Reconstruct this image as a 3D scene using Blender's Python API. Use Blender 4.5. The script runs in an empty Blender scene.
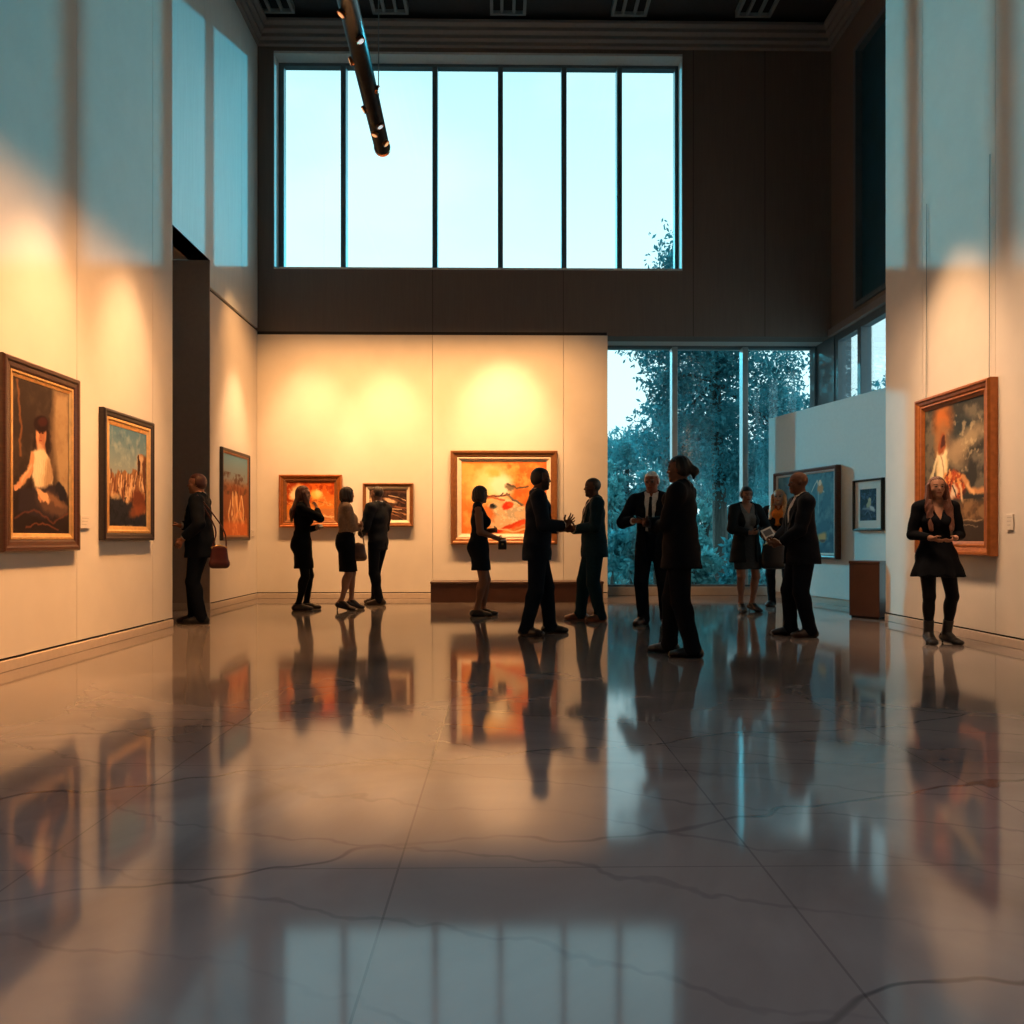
import bpy, math, random
import numpy as np
from mathutils import Vector

random.seed(7)
RNG = np.random.default_rng(11)
COL = bpy.context.scene.collection
PI = math.pi
R = math.radians

# ------------------------------------------------------------------ camera geometry (pixel -> place in the room)
FPX, EYE, HOR, YAW = 800.0, 1.03, 538.0, R(0.79)
def ray(px, py):
    cx, cz = (px - 512) / FPX, (HOR - py) / FPX
    s, c = math.sin(YAW), math.cos(YAW)
    return Vector((cx * c + s, -cx * s + c, cz))
def on_floor(px, py):
    d = ray(px, py); t = -EYE / d.z
    return Vector((d.x * t, d.y * t, 0)), t
def at_y(px, py, Y):
    d = ray(px, py); t = Y / d.y
    return Vector((d.x * t, Y, EYE + d.z * t))
def at_x(px, py, X):
    d = ray(px, py); t = X / d.x
    return Vector((X, d.y * t, EYE + d.z * t))

# ------------------------------------------------------------------ objects
def tag(o, label=None, cat=None, group=None, kind=None):
    if label: o['label'] = label
    if cat: o['category'] = cat
    if group: o['group'] = group
    if kind: o['kind'] = kind
    return o
def empty(name, loc, rz=0.0, **kw):
    o = bpy.data.objects.new(name, None); COL.objects.link(o)
    o.location = loc; o.rotation_euler = (0, 0, rz); o.empty_display_size = .1
    return tag(o, **kw)
def mesh_obj(name, verts, faces, m, parent=None, smooth=False, loc=None, colors=None, **kw):
    me = bpy.data.meshes.new(name)
    if isinstance(verts, np.ndarray):
        nv, nf, k = len(verts), len(faces), faces.shape[1]
        me.vertices.add(nv); me.vertices.foreach_set('co', verts.astype(np.float32).ravel())
        me.loops.add(nf * k); me.loops.foreach_set('vertex_index', faces.astype(np.int32).ravel())
        me.polygons.add(nf)
        me.polygons.foreach_set('loop_start', np.arange(0, nf * k, k, dtype=np.int32))
        me.update(calc_edges=True); me.validate()
    else:
        me.from_pydata(verts, [], faces); me.update()
    if smooth:
        me.polygons.foreach_set('use_smooth', [True] * len(me.polygons))
    if colors is not None:
        a = me.attributes.new('paint', 'FLOAT_COLOR', 'POINT')
        c = np.ones((len(colors), 4), np.float32); c[:, :3] = colors
        a.data.foreach_set('color', c.ravel())
    if m is not None: me.materials.append(m)
    o = bpy.data.objects.new(name, me); COL.objects.link(o)
    if parent is not None: o.parent = parent
    if loc is not None: o.location = loc
    return tag(o, **kw)
class MB:
    """collects shapes, then links them as one mesh object"""
    def __init__(s): s.v, s.f = [], []
    def add(s, vs, fs):
        n = len(s.v); s.v += [tuple(v) for v in vs]; s.f += [tuple(i + n for i in f) for f in fs]; return s
    def box(s, x0, x1, y0, y1, z0, z1, bev=0.0):
        x0, x1 = sorted((x0, x1)); y0, y1 = sorted((y0, y1)); z0, z1 = sorted((z0, z1))
        if bev <= 0:
            return s.add([(x0,y0,z0),(x1,y0,z0),(x1,y1,z0),(x0,y1,z0),(x0,y0,z1),(x1,y0,z1),(x1,y1,z1),(x0,y1,z1)],
                  [(3,2,1,0),(4,5,6,7),(0,1,5,4),(1,2,6,5),(2,3,7,6),(3,0,4,7)])
        b = bev; pts = [(x0+b,y0),(x1-b,y0),(x1,y0+b),(x1,y1-b),(x1-b,y1),(x0+b,y1),(x0,y1-b),(x0,y0+b)]
        cx, cy = (x0+x1)/2, (y0+y1)/2
        ins = [(x0+b,y0+b),(x1-b,y0+b),(x1-b,y0+b),(x1-b,y1-b),(x1-b,y1-b),(x0+b,y1-b),(x0+b,y1-b),(x0+b,y0+b)]
        rings = [[(x,y,z0) for x,y in ins],[(x,y,z0+b) for x,y in pts],[(x,y,z1-b) for x,y in pts],[(x,y,z1) for x,y in ins]]
        vs = [p for r in rings for p in r]; fs = [tuple(range(7,-1,-1)), tuple(range(24,32))]
        for k in range(3):
            for i in range(8):
                j = (i+1) % 8; fs.append((k*8+i, k*8+j, k*8+8+j, k*8+8+i))
        return s.add(vs, fs)
    def quad(s, *p): return s.add(p, [(0,1,2,3)])
    def tube(s, pts, r, n=10, caps=True):
        pts = [Vector(p) for p in pts]; rs = r if isinstance(r, (list, tuple)) else [r] * len(pts)
        vs, fs, up = [], [], Vector((0, 0, 1))
        for i, p in enumerate(pts):
            d = (pts[min(i+1, len(pts)-1)] - pts[max(i-1, 0)]).normalized()
            a = d.cross(up if abs(d.z) < .95 else Vector((1, 0, 0))).normalized(); b = d.cross(a)
            for k in range(n):
                t = 2*PI*k/n; vs.append(p + (a*math.cos(t) + b*math.sin(t)) * rs[i])
        for i in range(len(pts)-1):
            for k in range(n):
                j = (k+1) % n; fs.append((i*n+k, i*n+j, i*n+n+j, i*n+n+k))
        if caps:
            fs.append(tuple(range(n))); fs.append(tuple(range(len(pts)*n-1, (len(pts)-1)*n-1, -1)))
        return s.add(vs, fs)
    def build(s, name, m, parent=None, smooth=False, **kw):
        return mesh_obj(name, s.v, s.f, m, parent, smooth, **kw)

# ------------------------------------------------------------------ materials
def nt(name):
    m = bpy.data.materials.new(name); m.use_nodes = True
    t = m.node_tree; b = t.nodes['Principled BSDF']
    return m, t, b
def node(t, kind, **kw):
    n = t.nodes.new(kind)
    for k, v in kw.items(): setattr(n, k, v)
    return n
def mat(name, col, rough=.6, metal=0.0, var=.12, scale=20.0, bump=0.0, bscale=80.0, coat=0.0, stretch=None, spec=.5, sheen=0.0):
    m, t, b = nt(name)
    tc = node(t, 'ShaderNodeTexCoord'); mp = node(t, 'ShaderNodeMapping')
    t.links.new(tc.outputs['Object'], mp.inputs[0])
    if stretch: mp.inputs['Scale'].default_value = stretch
    n = node(t, 'ShaderNodeTexNoise'); n.inputs['Scale'].default_value = scale; n.inputs['Detail'].default_value = 4
    t.links.new(mp.outputs[0], n.inputs['Vector'])
    r = node(t, 'ShaderNodeValToRGB')
    r.color_ramp.elements[0].position = .3; r.color_ramp.elements[1].position = .7
    r.color_ramp.elements[0].color = [c*(1-var) for c in col] + [1]
    r.color_ramp.elements[1].color = [min(1, c*(1+var)) for c in col] + [1]
    t.links.new(n.outputs[0], r.inputs[0]); t.links.new(r.outputs[0], b.inputs['Base Color'])
    b.inputs['Roughness'].default_value = rough; b.inputs['Metallic'].default_value = metal
    b.inputs['Coat Weight'].default_value = coat; b.inputs['Specular IOR Level'].default_value = spec
    if sheen: b.inputs['Sheen Weight'].default_value = sheen
    if bump:
        n2 = node(t, 'ShaderNodeTexNoise'); n2.inputs['Scale'].default_value = bscale
        t.links.new(mp.outputs[0], n2.inputs['Vector'])
        bp = node(t, 'ShaderNodeBump'); bp.inputs['Strength'].default_value = bump; bp.inputs['Distance'].default_value = .01
        t.links.new(n2.outputs[0], bp.inputs['Height']); t.links.new(bp.outputs[0], b.inputs['Normal'])
    return m
def paint_mat(name, rough=.5, spec=.4, noise=.06):
    m, t, b = nt(name)
    a = node(t, 'ShaderNodeAttribute', attribute_name='paint')
    n = node(t, 'ShaderNodeTexNoise'); n.inputs['Scale'].default_value = 60
    tc = node(t, 'ShaderNodeTexCoord'); t.links.new(tc.outputs['Object'], n.inputs['Vector'])
    mx = node(t, 'ShaderNodeMix', data_type='RGBA', blend_type='OVERLAY'); mx.inputs[0].default_value = noise
    t.links.new(a.outputs['Color'], mx.inputs[6]); t.links.new(n.outputs[0], mx.inputs[7])
    t.links.new(mx.outputs[2], b.inputs['Base Color'])
    b.inputs['Roughness'].default_value = rough; b.inputs['Specular IOR Level'].default_value = spec
    return m
def emit_mat(name, col, strength):
    m, t, b = nt(name)
    b.inputs['Base Color'].default_value = (*col, 1); b.inputs['Emission Color'].default_value = (*col, 1)
    b.inputs['Emission Strength'].default_value = strength
    return m
def glass_mat(name, tint, refl=.08):
    m, t, b = nt(name); t.nodes.remove(b)
    out = t.nodes['Material Output']
    tr = node(t, 'ShaderNodeBsdfTransparent'); tr.inputs[0].default_value = (*tint, 1)
    gl = node(t, 'ShaderNodeBsdfGlossy'); gl.inputs['Roughness'].default_value = .02
    gl.inputs[0].default_value = (.9, .95, 1, 1)
    mx = node(t, 'ShaderNodeMixShader'); lw = node(t, 'ShaderNodeLayerWeight'); lw.inputs[0].default_value = .25
    ml = node(t, 'ShaderNodeMath', operation='MULTIPLY_ADD'); ml.inputs[1].default_value = .35; ml.inputs[2].default_value = refl * .3
    t.links.new(lw.outputs['Fresnel'], ml.inputs[0]); t.links.new(ml.outputs[0], mx.inputs[0])
    t.links.new(tr.outputs[0], mx.inputs[1]); t.links.new(gl.outputs[0], mx.inputs[2]); t.links.new(mx.outputs[0], out.inputs[0])
    return m
def floor_mat():
    m, t, b = nt('polished_marble')
    L = t.links.new
    tc = node(t, 'ShaderNodeTexCoord'); mp = node(t, 'ShaderNodeMapping'); L(tc.outputs['Object'], mp.inputs[0])
    # large soft clouds of grey and beige
    n1 = node(t, 'ShaderNodeTexNoise'); n1.inputs['Scale'].default_value = .7; n1.inputs['Detail'].default_value = 6
    n1.inputs['Distortion'].default_value = 1.2
    L(mp.outputs[0], n1.inputs['Vector'])
    r1 = node(t, 'ShaderNodeValToRGB'); e = r1.color_ramp.elements
    e[0].position = .32; e[0].color = (.125, .108, .106, 1); e[1].position = .7; e[1].color = (.27, .238, .228, 1)
    L(n1.outputs[0], r1.inputs[0])
    def veins(scale, width, dist, rotz, stretch):
        q = node(t, 'ShaderNodeMapping'); q.inputs['Rotation'].default_value = (0, 0, rotz); q.inputs['Scale'].default_value = stretch
        L(tc.outputs['Object'], q.inputs[0])
        n = node(t, 'ShaderNodeTexNoise'); n.inputs['Scale'].default_value = scale; n.inputs['Detail'].default_value = 7
        n.inputs['Roughness'].default_value = .55; n.inputs['Distortion'].default_value = dist
        L(q.outputs[0], n.inputs['Vector'])
        s = node(t, 'ShaderNodeMath', operation='SUBTRACT'); s.inputs[1].default_value = .5; L(n.outputs[0], s.inputs[0])
        a = node(t, 'ShaderNodeMath', operation='ABSOLUTE'); L(s.outputs[0], a.inputs[0])
        d = node(t, 'ShaderNodeMapRange'); d.inputs[1].default_value = 0; d.inputs[2].default_value = width
        d.inputs[3].default_value = 1; d.inputs[4].default_value = 0
        L(a.outputs[0], d.inputs[0]); return d.outputs[0]
    def cracks(scale, rotz, dist, lo, seed):
        q = node(t, 'ShaderNodeMapping'); q.inputs['Rotation'].default_value = (0, 0, rotz); q.inputs['Location'].default_value = (seed, seed * .7, 0)
        L(tc.outputs['Object'], q.inputs[0])
        w = node(t, 'ShaderNodeTexWave', wave_profile='SIN'); w.inputs['Scale'].default_value = scale; w.inputs['Distortion'].default_value = dist
        w.inputs['Detail'].default_value = 5; w.inputs['Detail Scale'].default_value = .9; w.inputs['Detail Roughness'].default_value = .62; L(q.outputs[0], w.inputs['Vector'])
        d = node(t, 'ShaderNodeMapRange'); d.inputs[1].default_value = lo; d.inputs[2].default_value = 1.0; L(w.outputs['Fac'], d.inputs[0])
        n = node(t, 'ShaderNodeTexNoise'); n.inputs['Scale'].default_value = .8; L(q.outputs[0], n.inputs['Vector'])
        k = node(t, 'ShaderNodeMapRange'); k.inputs[1].default_value = .34; k.inputs[2].default_value = .50; L(n.outputs[0], k.inputs[0])
        mm = node(t, 'ShaderNodeMath', operation='MULTIPLY'); L(d.outputs[0], mm.inputs[0]); L(k.outputs[0], mm.inputs[1]); return mm.outputs[0]
    v1 = cracks(.30, R(72), 4.5, .9986, 5.2); v2 = cracks(.75, R(112), 6.0, .990, 8.0)
    mx = node(t, 'ShaderNodeMix', data_type='RGBA'); L(r1.outputs[0], mx.inputs[6]); mx.inputs[7].default_value = (.045, .04, .042, 1)
    s1 = node(t, 'ShaderNodeMath', operation='MULTIPLY'); s1.inputs[1].default_value = .75; L(v1, s1.inputs[0]); L(s1.outputs[0], mx.inputs[0])
    mx2 = node(t, 'ShaderNodeMix', data_type='RGBA'); L(mx.outputs[2], mx2.inputs[6]); mx2.inputs[7].default_value = (.10, .09, .09, 1)
    s2 = node(t, 'ShaderNodeMath', operation='MULTIPLY'); s2.inputs[1].default_value = .5; L(v2, s2.inputs[0]); L(s2.outputs[0], mx2.inputs[0])
    # slab joints
    sx = node(t, 'ShaderNodeSeparateXYZ'); L(tc.outputs['Object'], sx.inputs[0])
    def joint(sock, off, pitch, w):
        a = node(t, 'ShaderNodeMath', operation='ADD'); a.inputs[1].default_value = off; L(sock, a.inputs[0])
        p = node(t, 'ShaderNodeMath', operation='PINGPONG'); p.inputs[1].default_value = pitch / 2; L(a.outputs[0], p.inputs[0])
        c = node(t, 'ShaderNodeMath', operation='LESS_THAN'); c.inputs[1].default_value = w; L(p.outputs[0], c.inputs[0]); return c.outputs[0]
    jx = joint(sx.outputs[0], .32 + 1.14 * 20, 1.14, .0035); jy = joint(sx.outputs[1], -2.5 + 1.14 * 20, 1.14, .003)
    mj = node(t, 'ShaderNodeMath', operation='MAXIMUM'); L(jx, mj.inputs[0]); L(jy, mj.inputs[1])
    mx3 = node(t, 'ShaderNodeMix', data_type='RGBA'); L(mx2.outputs[2], mx3.inputs[6]); mx3.inputs[7].default_value = (.03, .027, .026, 1)
    s3 = node(t, 'ShaderNodeMath', operation='MULTIPLY'); s3.inputs[1].default_value = .38; L(mj.outputs[0], s3.inputs[0]); L(s3.outputs[0], mx3.inputs[0])
    L(mx3.outputs[2], b.inputs['Base Color'])
    n3 = node(t, 'ShaderNodeTexNoise'); n3.inputs['Scale'].default_value = 1.3; n3.inputs['Detail'].default_value = 5; L(mp.outputs[0], n3.inputs['Vector'])
    mr = node(t, 'ShaderNodeMapRange'); mr.inputs[3].default_value = .04; mr.inputs[4].default_value = .11; L(n3.outputs[0], mr.inputs[0])
    L(mr.outputs[0], b.inputs['Roughness'])
    b.inputs['IOR'].default_value = 1.5; b.inputs['Specular IOR Level'].default_value = .5
    return m
# ================================================================== THE ROOM
M = {}
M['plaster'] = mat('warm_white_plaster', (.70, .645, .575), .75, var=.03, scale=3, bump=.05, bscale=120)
M['panel'] = mat('upper_panel_shaded', (.165, .130, .112), .6, var=.06, scale=6, bump=.03, stretch=(6, 6, .3))  # shade of the unlit upper back wall is put into this darker colour
M['panel_left'] = mat('upper_left_panel', (.66, .70, .69), .6, var=.05, scale=6, stretch=(6, 6, .3))
M['gap'] = mat('shadow_gap', (.012, .010, .009), .8)
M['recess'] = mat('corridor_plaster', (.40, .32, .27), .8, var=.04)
M['base'] = mat('baseboard_paint', (.52, .44, .37), .5, var=.05)
M['ceil'] = mat('dark_ceiling', (.035, .04, .045), .7, var=.1)
M['cornice'] = mat('cornice_paint', (.20, .19, .185), .55, var=.05)
M['wframe'] = mat('window_frame_paint', (.10, .13, .15), .4, var=.05)
M['wframe_l'] = mat('window_frame_aluminium', (.34, .40, .42), .35, metal=.3, var=.05)
M['reveal'] = mat('window_reveal', (.62, .66, .66), .5, var=.04)
M['glass'] = glass_mat('window_glass', (.93, .99, 1.0))
M['dark_glass'] = mat('dark_glazing', (.016, .075, .12), .3, var=.2, scale=2)
M['floor'] = floor_mat()
XL, XLF, XR, XRF = -3.82, -4.16, 4.80, 5.70      # near left, far left, near right, far right wall faces
YB, YG, YS, H = 13.73, 14.46, -6.0, 9.93
ST = dict(kind='structure')

MB().box(-6.6, 6.0, YS, 14.6, -.2, 0).build('floor', M['floor'], **ST)
MB().box(-6.6, 6.0, YS, 14.6, H, H + .2).build('ceiling', M['ceil'], **ST)
MB().box(-6.6, 6.0, YS - .2, YS, 0, H).build('wall_front', M['recess'], **ST)

def slabs(mb, axis, face, back, cuts, z0, z1, gap=.006):
    """a wall made of upright slabs with fine open seams"""
    for a, b in zip(cuts[:-1], cuts[1:]):
        lo, hi = a + gap / 2, b - gap / 2
        if axis == 'x': mb.box(face, back, lo, hi, z0, z1)
        else: mb.box(lo, hi, face, back, z0, z1)
# near left wall
w = MB(); slabs(w, 'x', XL, XL - .30, [YS, -2.16, -.59, .98, 2.55, 4.12, 5.69, 7.26, 8.83, 9.36], .105, H); w.build('wall_left', M['plaster'], **ST)
MB().box(XL - .31, XL - .36, YS, 9.35, 0, H).build('wall_left_backing', M['gap'], **ST)
MB().box(XL + .012, XL - .3, YS, 9.36, 0, .085, .004).build('baseboard_left', M['base'], **ST)
MB().box(XL - .03, XL - .3, YS, 9.2, .085, .105).build('trim_1', M['gap'], **ST)
# far left wall with the opening of a side corridor
w = MB(); slabs(w, 'x', XLF, XLF - .3, [9.37, 11.3, 12.9, YB + .3], 5.0, H)
w.box(XLF, XLF - .3, 11.5, YB + .3, 4.62, 4.999); w.build('wall_left_upper', M['panel_left'], **ST)
w = MB(); slabs(w, 'x', XLF, XLF - .28, [11.5, YB], .105, 4.56); w.build('wall_left_far', M['plaster'], **ST)
MB().box(XLF - .04, XLF - .28, 11.52, YB, 4.56, 4.62).build('trim_2', M['gap'], **ST)
MB().box(XLF + .012, XLF - .28, 11.49, YB, 0, .085, .004).build('baseboard_left_far', M['base'], **ST)
MB().box(XLF - .03, XLF - .28, 11.52, YB, .085, .105).build('trim_3', M['gap'], **ST)
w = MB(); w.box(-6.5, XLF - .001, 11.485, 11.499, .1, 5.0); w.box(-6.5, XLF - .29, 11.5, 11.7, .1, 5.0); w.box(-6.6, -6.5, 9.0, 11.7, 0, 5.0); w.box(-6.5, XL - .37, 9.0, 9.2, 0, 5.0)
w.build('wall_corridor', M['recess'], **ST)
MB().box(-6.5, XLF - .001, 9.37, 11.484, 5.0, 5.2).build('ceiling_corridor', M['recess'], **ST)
MB().box(-6.5, XLF + .012, 11.47, 11.485, 0, .1).build('baseboard_corridor', M['base'], **ST)
# back wall: bright lower panels, upper wall around the high window darkened for shade
XW0, XW1, ZW0, ZW1 = -3.88, 3.12, 5.65, 9.32
w = MB(); slabs(w, 'y', YB - .04, YB + .2, [XLF, -1.17, 1.07, 1.83], .105, 4.50); w.build('wall_back', M['plaster'], **ST)
MB().box(XLF, 1.82, YB - .01, YB + .2, 4.50, 4.56).build('trim_4', M['gap'], **ST)
MB().box(XLF, 1.83, YB - .052, YB + .2, 0, .085, .004).build('baseboard_back', M['base'], **ST)
MB().box(XLF, 1.82, YB - .01, YB + .2, .085, .105).build('trim_5', M['gap'], **ST)
w = MB(); d = YB + .36
w.box(XLF - .3, XW0, YB, d, 4.56, H); w.box(XW1, XRF + .3, YB, d, 4.50, H)
w.box(XW0, XW1, YB, d, ZW1, H); w.box(XW0, XW1, YB, d, 4.56, ZW0)
w.box(1.83, XW1, YB, d, 4.50, 4.56)
w.build('wall_back_upper', M['panel'], **ST)
w = MB()
for x in (-1.17, 1.07, 3.31, 4.55): w.box(x - .004, x + .004, YB - .002, YB + .01, 4.56 if x < 3.2 else 4.5, ZW0 if x < 3.2 else 9.5)
w.build('trim_6', M['gap'], **ST)
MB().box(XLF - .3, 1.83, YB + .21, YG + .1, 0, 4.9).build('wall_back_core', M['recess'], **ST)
# high window
w1 = empty('window_1', ((XW0 + XW1) / 2, d - .1, ZW0), **ST)
def kid(o, p):                                   # keep world coordinates of a mesh built in room space
    o.parent = p; o.matrix_parent_inverse = inv_of(p); return o
def inv_of(p):
    from mathutils import Matrix
    return (Matrix.Translation(p.location) @ Matrix.Rotation(p.rotation_euler.z, 4, 'Z')).inverted()
m = MB(); t = .05
m.box(XW0, XW0 + .10, d - .10, d + .04, ZW0, ZW1); m.box(XW1 - .07, XW1, d - .10, d + .04, ZW0, ZW1)
m.box(XW0 + .1, XW1 - .07, d - .10, d + .04, ZW1 - .06, ZW1); m.box(XW0 + .1, XW1 - .07, d - .10, d + .04, ZW0, ZW0 + .05)
kid(m.build('window_frame', M['wframe'], **ST), w1)
for x in (-2.74, -1.15, -.01, 1.10, 2.07):
    kid(MB().box(x - .045, x + .045, d - .16, d + .05, ZW0 + .051, ZW1 - .061, .008).build('mullion', M['wframe'], **ST), w1)
kid(MB().box(XW0 + .1, XW1 - .07, d - .02, d - .012, ZW0 + .05, ZW1 - .06).build('glass', M['glass'], **ST), w1)
m = MB(); m.box(XW0 - .002, XW0 + .012, YB - .015, d - .101, ZW0, ZW1); m.box(XW1 - .012, XW1 + .002, YB - .015, d - .101, ZW0, ZW1)
m.box(XW0, XW1, YB - .015, d - .101, ZW1 - .012, ZW1 + .03); m.box(XW0, XW1, YB - .015, d - .101, ZW0 - .02, ZW0 + .012)
kid(m.build('reveal_lining', M['reveal'], **ST), w1)
# tall lower window on the right of the back wall
X0, X1 = 1.83, XRF
w2 = empty('window_2', ((X0 + X1) / 2, YG, 0), **ST)
m = MB(); m.box(X0, X1, YG - .12, YG + .1, 0, .15, .005); kid(m.build('window_sill', M['base'], **ST), w2)
m = MB(); m.box(X0, X1, YG - .06, YG + .06, 4.46, 4.55); m.box(X0, X1, YG - .05, YG + .05, .151, .19)
m.box(5.65, XRF, YG - .12, YG + .1, .15, 4.46); m.box(X0, X0 + .05, YG - .05, YG + .05, .19, 4.46)
kid(m.build('window_frame', M['wframe'], **ST), w2)
for x in (3.14, 4.41):
    kid(MB().box(x - .07, x + .03, YG - .16, YG + .05, .19, 4.46, .01).build('mullion', M['wframe_l'], **ST), w2)
kid(MB().box(X0 + .05, 5.65, YG - .005, YG + .003, .19, 4.46).build('glass', M['glass'], **ST), w2)
MB().box(X0, XRF + .3, YB + .361, YG + .3, 4.50, 4.9).build('trim_7', M['reveal'], **ST)
MB().box(1.79, 1.829, YB + .201, YG - .12, 0, 4.49).build('trim_8', M['plaster'], **ST)
# far right wall: strip of glass below, a dark tall window above
w = MB()
w.box(XRF, XRF + .3, YS, 10.0, 0, H); 0
w.box(XRF, XRF + .3, 10.0, 11.15, 4.5, H); w.box(XRF, XRF + .3, 12.80, YB, 4.5, H)
w.box(XRF, XRF + .3, 11.15, 12.80, 4.5, 4.72); w.box(XRF, XRF + .3, 11.15, 12.80, 8.90, H)
w.build('wall_right_far', M['panel'], **ST)
w3 = empty('window_3', (XRF + .1, 11.8, 0), **ST)
m = MB(); m.box(XRF + .02, XRF + .16, 10.0, 13.62, 4.38, 4.5); m.box(XRF + .02, XRF + .16, 10, 13.62, 0, .15)
m.box(XRF + .02, XRF + .16, 13.5, 13.62, .15, 4.38); m.box(XRF + .02, XRF + .16, 10.0, 10.08, .15, 4.38)
m.box(XRF, XRF + .3, 13.621, YG + .1, 0, 4.499); kid(m.build('window_frame', M['wframe'], **ST), w3)
for y in (12.62, 11.45): kid(MB().box(XRF - .02, XRF + .16, y - .06, y + .06, .15, 4.38, .008).build('mullion', M['wframe'], **ST), w3)
kid(MB().box(XRF + .08, XRF + .09, 10.08, 13.5, .15, 4.38).build('glass', M['glass'], **ST), w3)
w4 = empty('window_4', (XRF + .1, 12.0, 4.72), **ST)
m = MB()
for a, b, c, e in ((11.15, 11.23, 4.72, 8.90), (12.72, 12.80, 4.72, 8.90)): m.box(XRF - .03, XRF + .16, a, b, c, e)
m.box(XRF - .03, XRF + .16, 11.23, 12.72, 4.72, 4.80); m.box(XRF - .03, XRF + .16, 11.23, 12.72, 8.82, 8.90)
kid(m.build('window_frame', M['wframe'], **ST), w4)
kid(MB().box(XRF + .08, XRF + .10, 11.23, 12.72, 4.80, 8.82).build('glass', M['dark_glass'], **ST), w4)
MB().box(XRF - .06, XRF, 10.0, YB - .001, 4.50, 4.62).build('trim_9', M['cornice'], **ST)
# near right wall
w = MB(); slabs(w, 'x', XR, XR + .3, [YS, -1, 1.9, 4.8, 7.7, 9.05, 9.92], .105, H); w.build('wall_right', M['plaster'], **ST)
MB().box(XR + .31, XR + .36, YS, 9.9, 0, H).build('wall_right_backing', M['gap'], **ST)
MB().box(XR - .012, XR + .3, YS, 9.92, 0, .085, .004).build('baseboard_right', M['base'], **ST)
MB().box(XR + .03, XR + .3, YS, 9.9, .085, .105).build('trim_10', M['gap'], **ST)
# low partition on the right
PA, PB = Vector((4.74, 14.1)), Vector((5.52, 10.6))
pd = (PB - PA).normalized(); pn = Vector((pd.y, -pd.x))            # pn points into the room (towards -x)
if pn.x > 0: pn = -pn
def prt(s, off=0.0): return PA + pd * s + pn * off
def pbox(mb, s0, s1, o0, o1, z0, z1):
    c = [prt(s0, o0), prt(s1, o0), prt(s1, o1), prt(s0, o1)]
    mb.add([(p.x, p.y, z0) for p in c] + [(p.x, p.y, z1) for p in c], [(3,2,1,0),(4,5,6,7),(0,1,5,4),(1,2,6,5),(2,3,7,6),(3,0,4,7)]); return mb
PLEN = (PB - PA).length; PH = 3.14
pbox(MB(), 0, PLEN, 0, -.16, .10, PH).build('wall_partition', mat('partition_daylit', (.76, .84, .84), .7, var=.02), **ST)  # cool tint of the window daylight is put into the partition colour
pbox(pbox(MB(), 0, PLEN, .012, -.16, 0, .08), .01, PLEN, -.02, -.14, .08, .10).build('baseboard_partition', M['base'], **ST)
def on_partition(px, py):
    d0 = ray(px, py); o = PA; det = d0.x * (-pd.y) + pd.x * d0.y
    t_ = (o.x * (-pd.y) + pd.x * o.y) / det
    p = Vector((d0.x * t_, d0.y * t_)); return (p - PA).dot(pd), EYE + d0.z * t_
# cornice
prof = [(0, 9.43), (.05, 9.45), (.05, 9.51), (.10, 9.54), (.10, 9.60), (.16, 9.64), (.16, 9.70), (.22, 9.74), (.22, 9.79), (.03, 9.80)]
vs, fs = [], []
path = lambda o: [(XLF + o, 9.3), (XLF + o, YB - o), (XRF - o, YB - o), (XRF - o, 9.95)]
for o_, z_ in prof:
    for x_, y_ in path(o_): vs.append((x_, y_, z_))
for i in range(len(prof) - 1):
    for j in range(3): fs.append((i*4+j, i*4+j+1, i*4+5+j, i*4+4+j))
mesh_obj('trim_11', vs, fs, M['cornice'], **ST)
# long slot diffusers in the ceiling
M['slot'] = mat('diffuser_metal', (.20, .25, .27), .4, metal=0, var=.05); M['slot_dark'] = mat('diffuser_inside', (.006, .007, .008), .8)
VL = ['long slotted air diffuser in dark ceiling, first from the left wall', 'long slotted air diffuser in dark ceiling, second from the left, above the tube lamp',
      'long slotted air diffuser in dark ceiling above the middle of the high window', 'long slotted air diffuser in dark ceiling, fourth from the left wall',
      'long slotted air diffuser in dark ceiling nearest the right wall']
for i, x in enumerate((-3.75, -1.85, .12, 2.15, 4.25)):
    v = empty('ceiling_vent', (x, 11.2, H - .12), label=VL[i], cat='vent', group='slot diffusers in the ceiling')
    MB().box(-.25, .25, -2.2, 2.2, .06, .12).build('backing', M['slot_dark'], v)
    m = MB()
    for a in (-.30, .25): m.box(a, a + .05, -2.25, 2.25, 0, .12)
    m.box(-.25, .25, -2.25, -2.2, 0, .12); m.box(-.25, .25, 2.2, 2.25, 0, .12); m.build('frame', M['slot'], v)
    for a in (-.13, .07): MB().box(a, a + .05, -2.2, 2.2, .01, .06).build('slat', M['slot'], v)

# brown bench platform and pedestal
M['bench'] = mat('brown_lacquer', (.085, .036, .024), .35, var=.12, scale=5, bump=.02)
a, b = at_y(430, 600, 12.75), at_y(604, 600, 12.75)
bn = empty('bench', ((a.x + b.x) / 2, 13.0, 0), label='long low brown plinth bench on the floor in front of the back wall', cat='bench')
hw = (b.x - a.x) / 2
MB().box(-hw, hw, -.25, .25, .30, .335, .006).build('bench_top', M['bench'], bn)
MB().box(-hw + .01, hw - .01, -.24, .24, 0, .30).build('bench_body', M['bench'], bn)
p, _ = on_floor(873, 619)
pc = empty('pedestal', (p.x + .06, p.y + .16, 0), R(38), label='short square brown display pedestal standing by the end of the right wall', cat='pedestal')
MB().box(-.2, .2, -.2, .2, .03, .70, .004).build('pedestal_body', M['bench'], pc)
MB().box(-.205, .205, -.205, .205, .70, .735, .004).build('pedestal_top', M['bench'], pc)
MB().box(-.18, .18, -.18, .18, 0, .03).build('pedestal_foot', M['gap'], pc)

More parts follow.
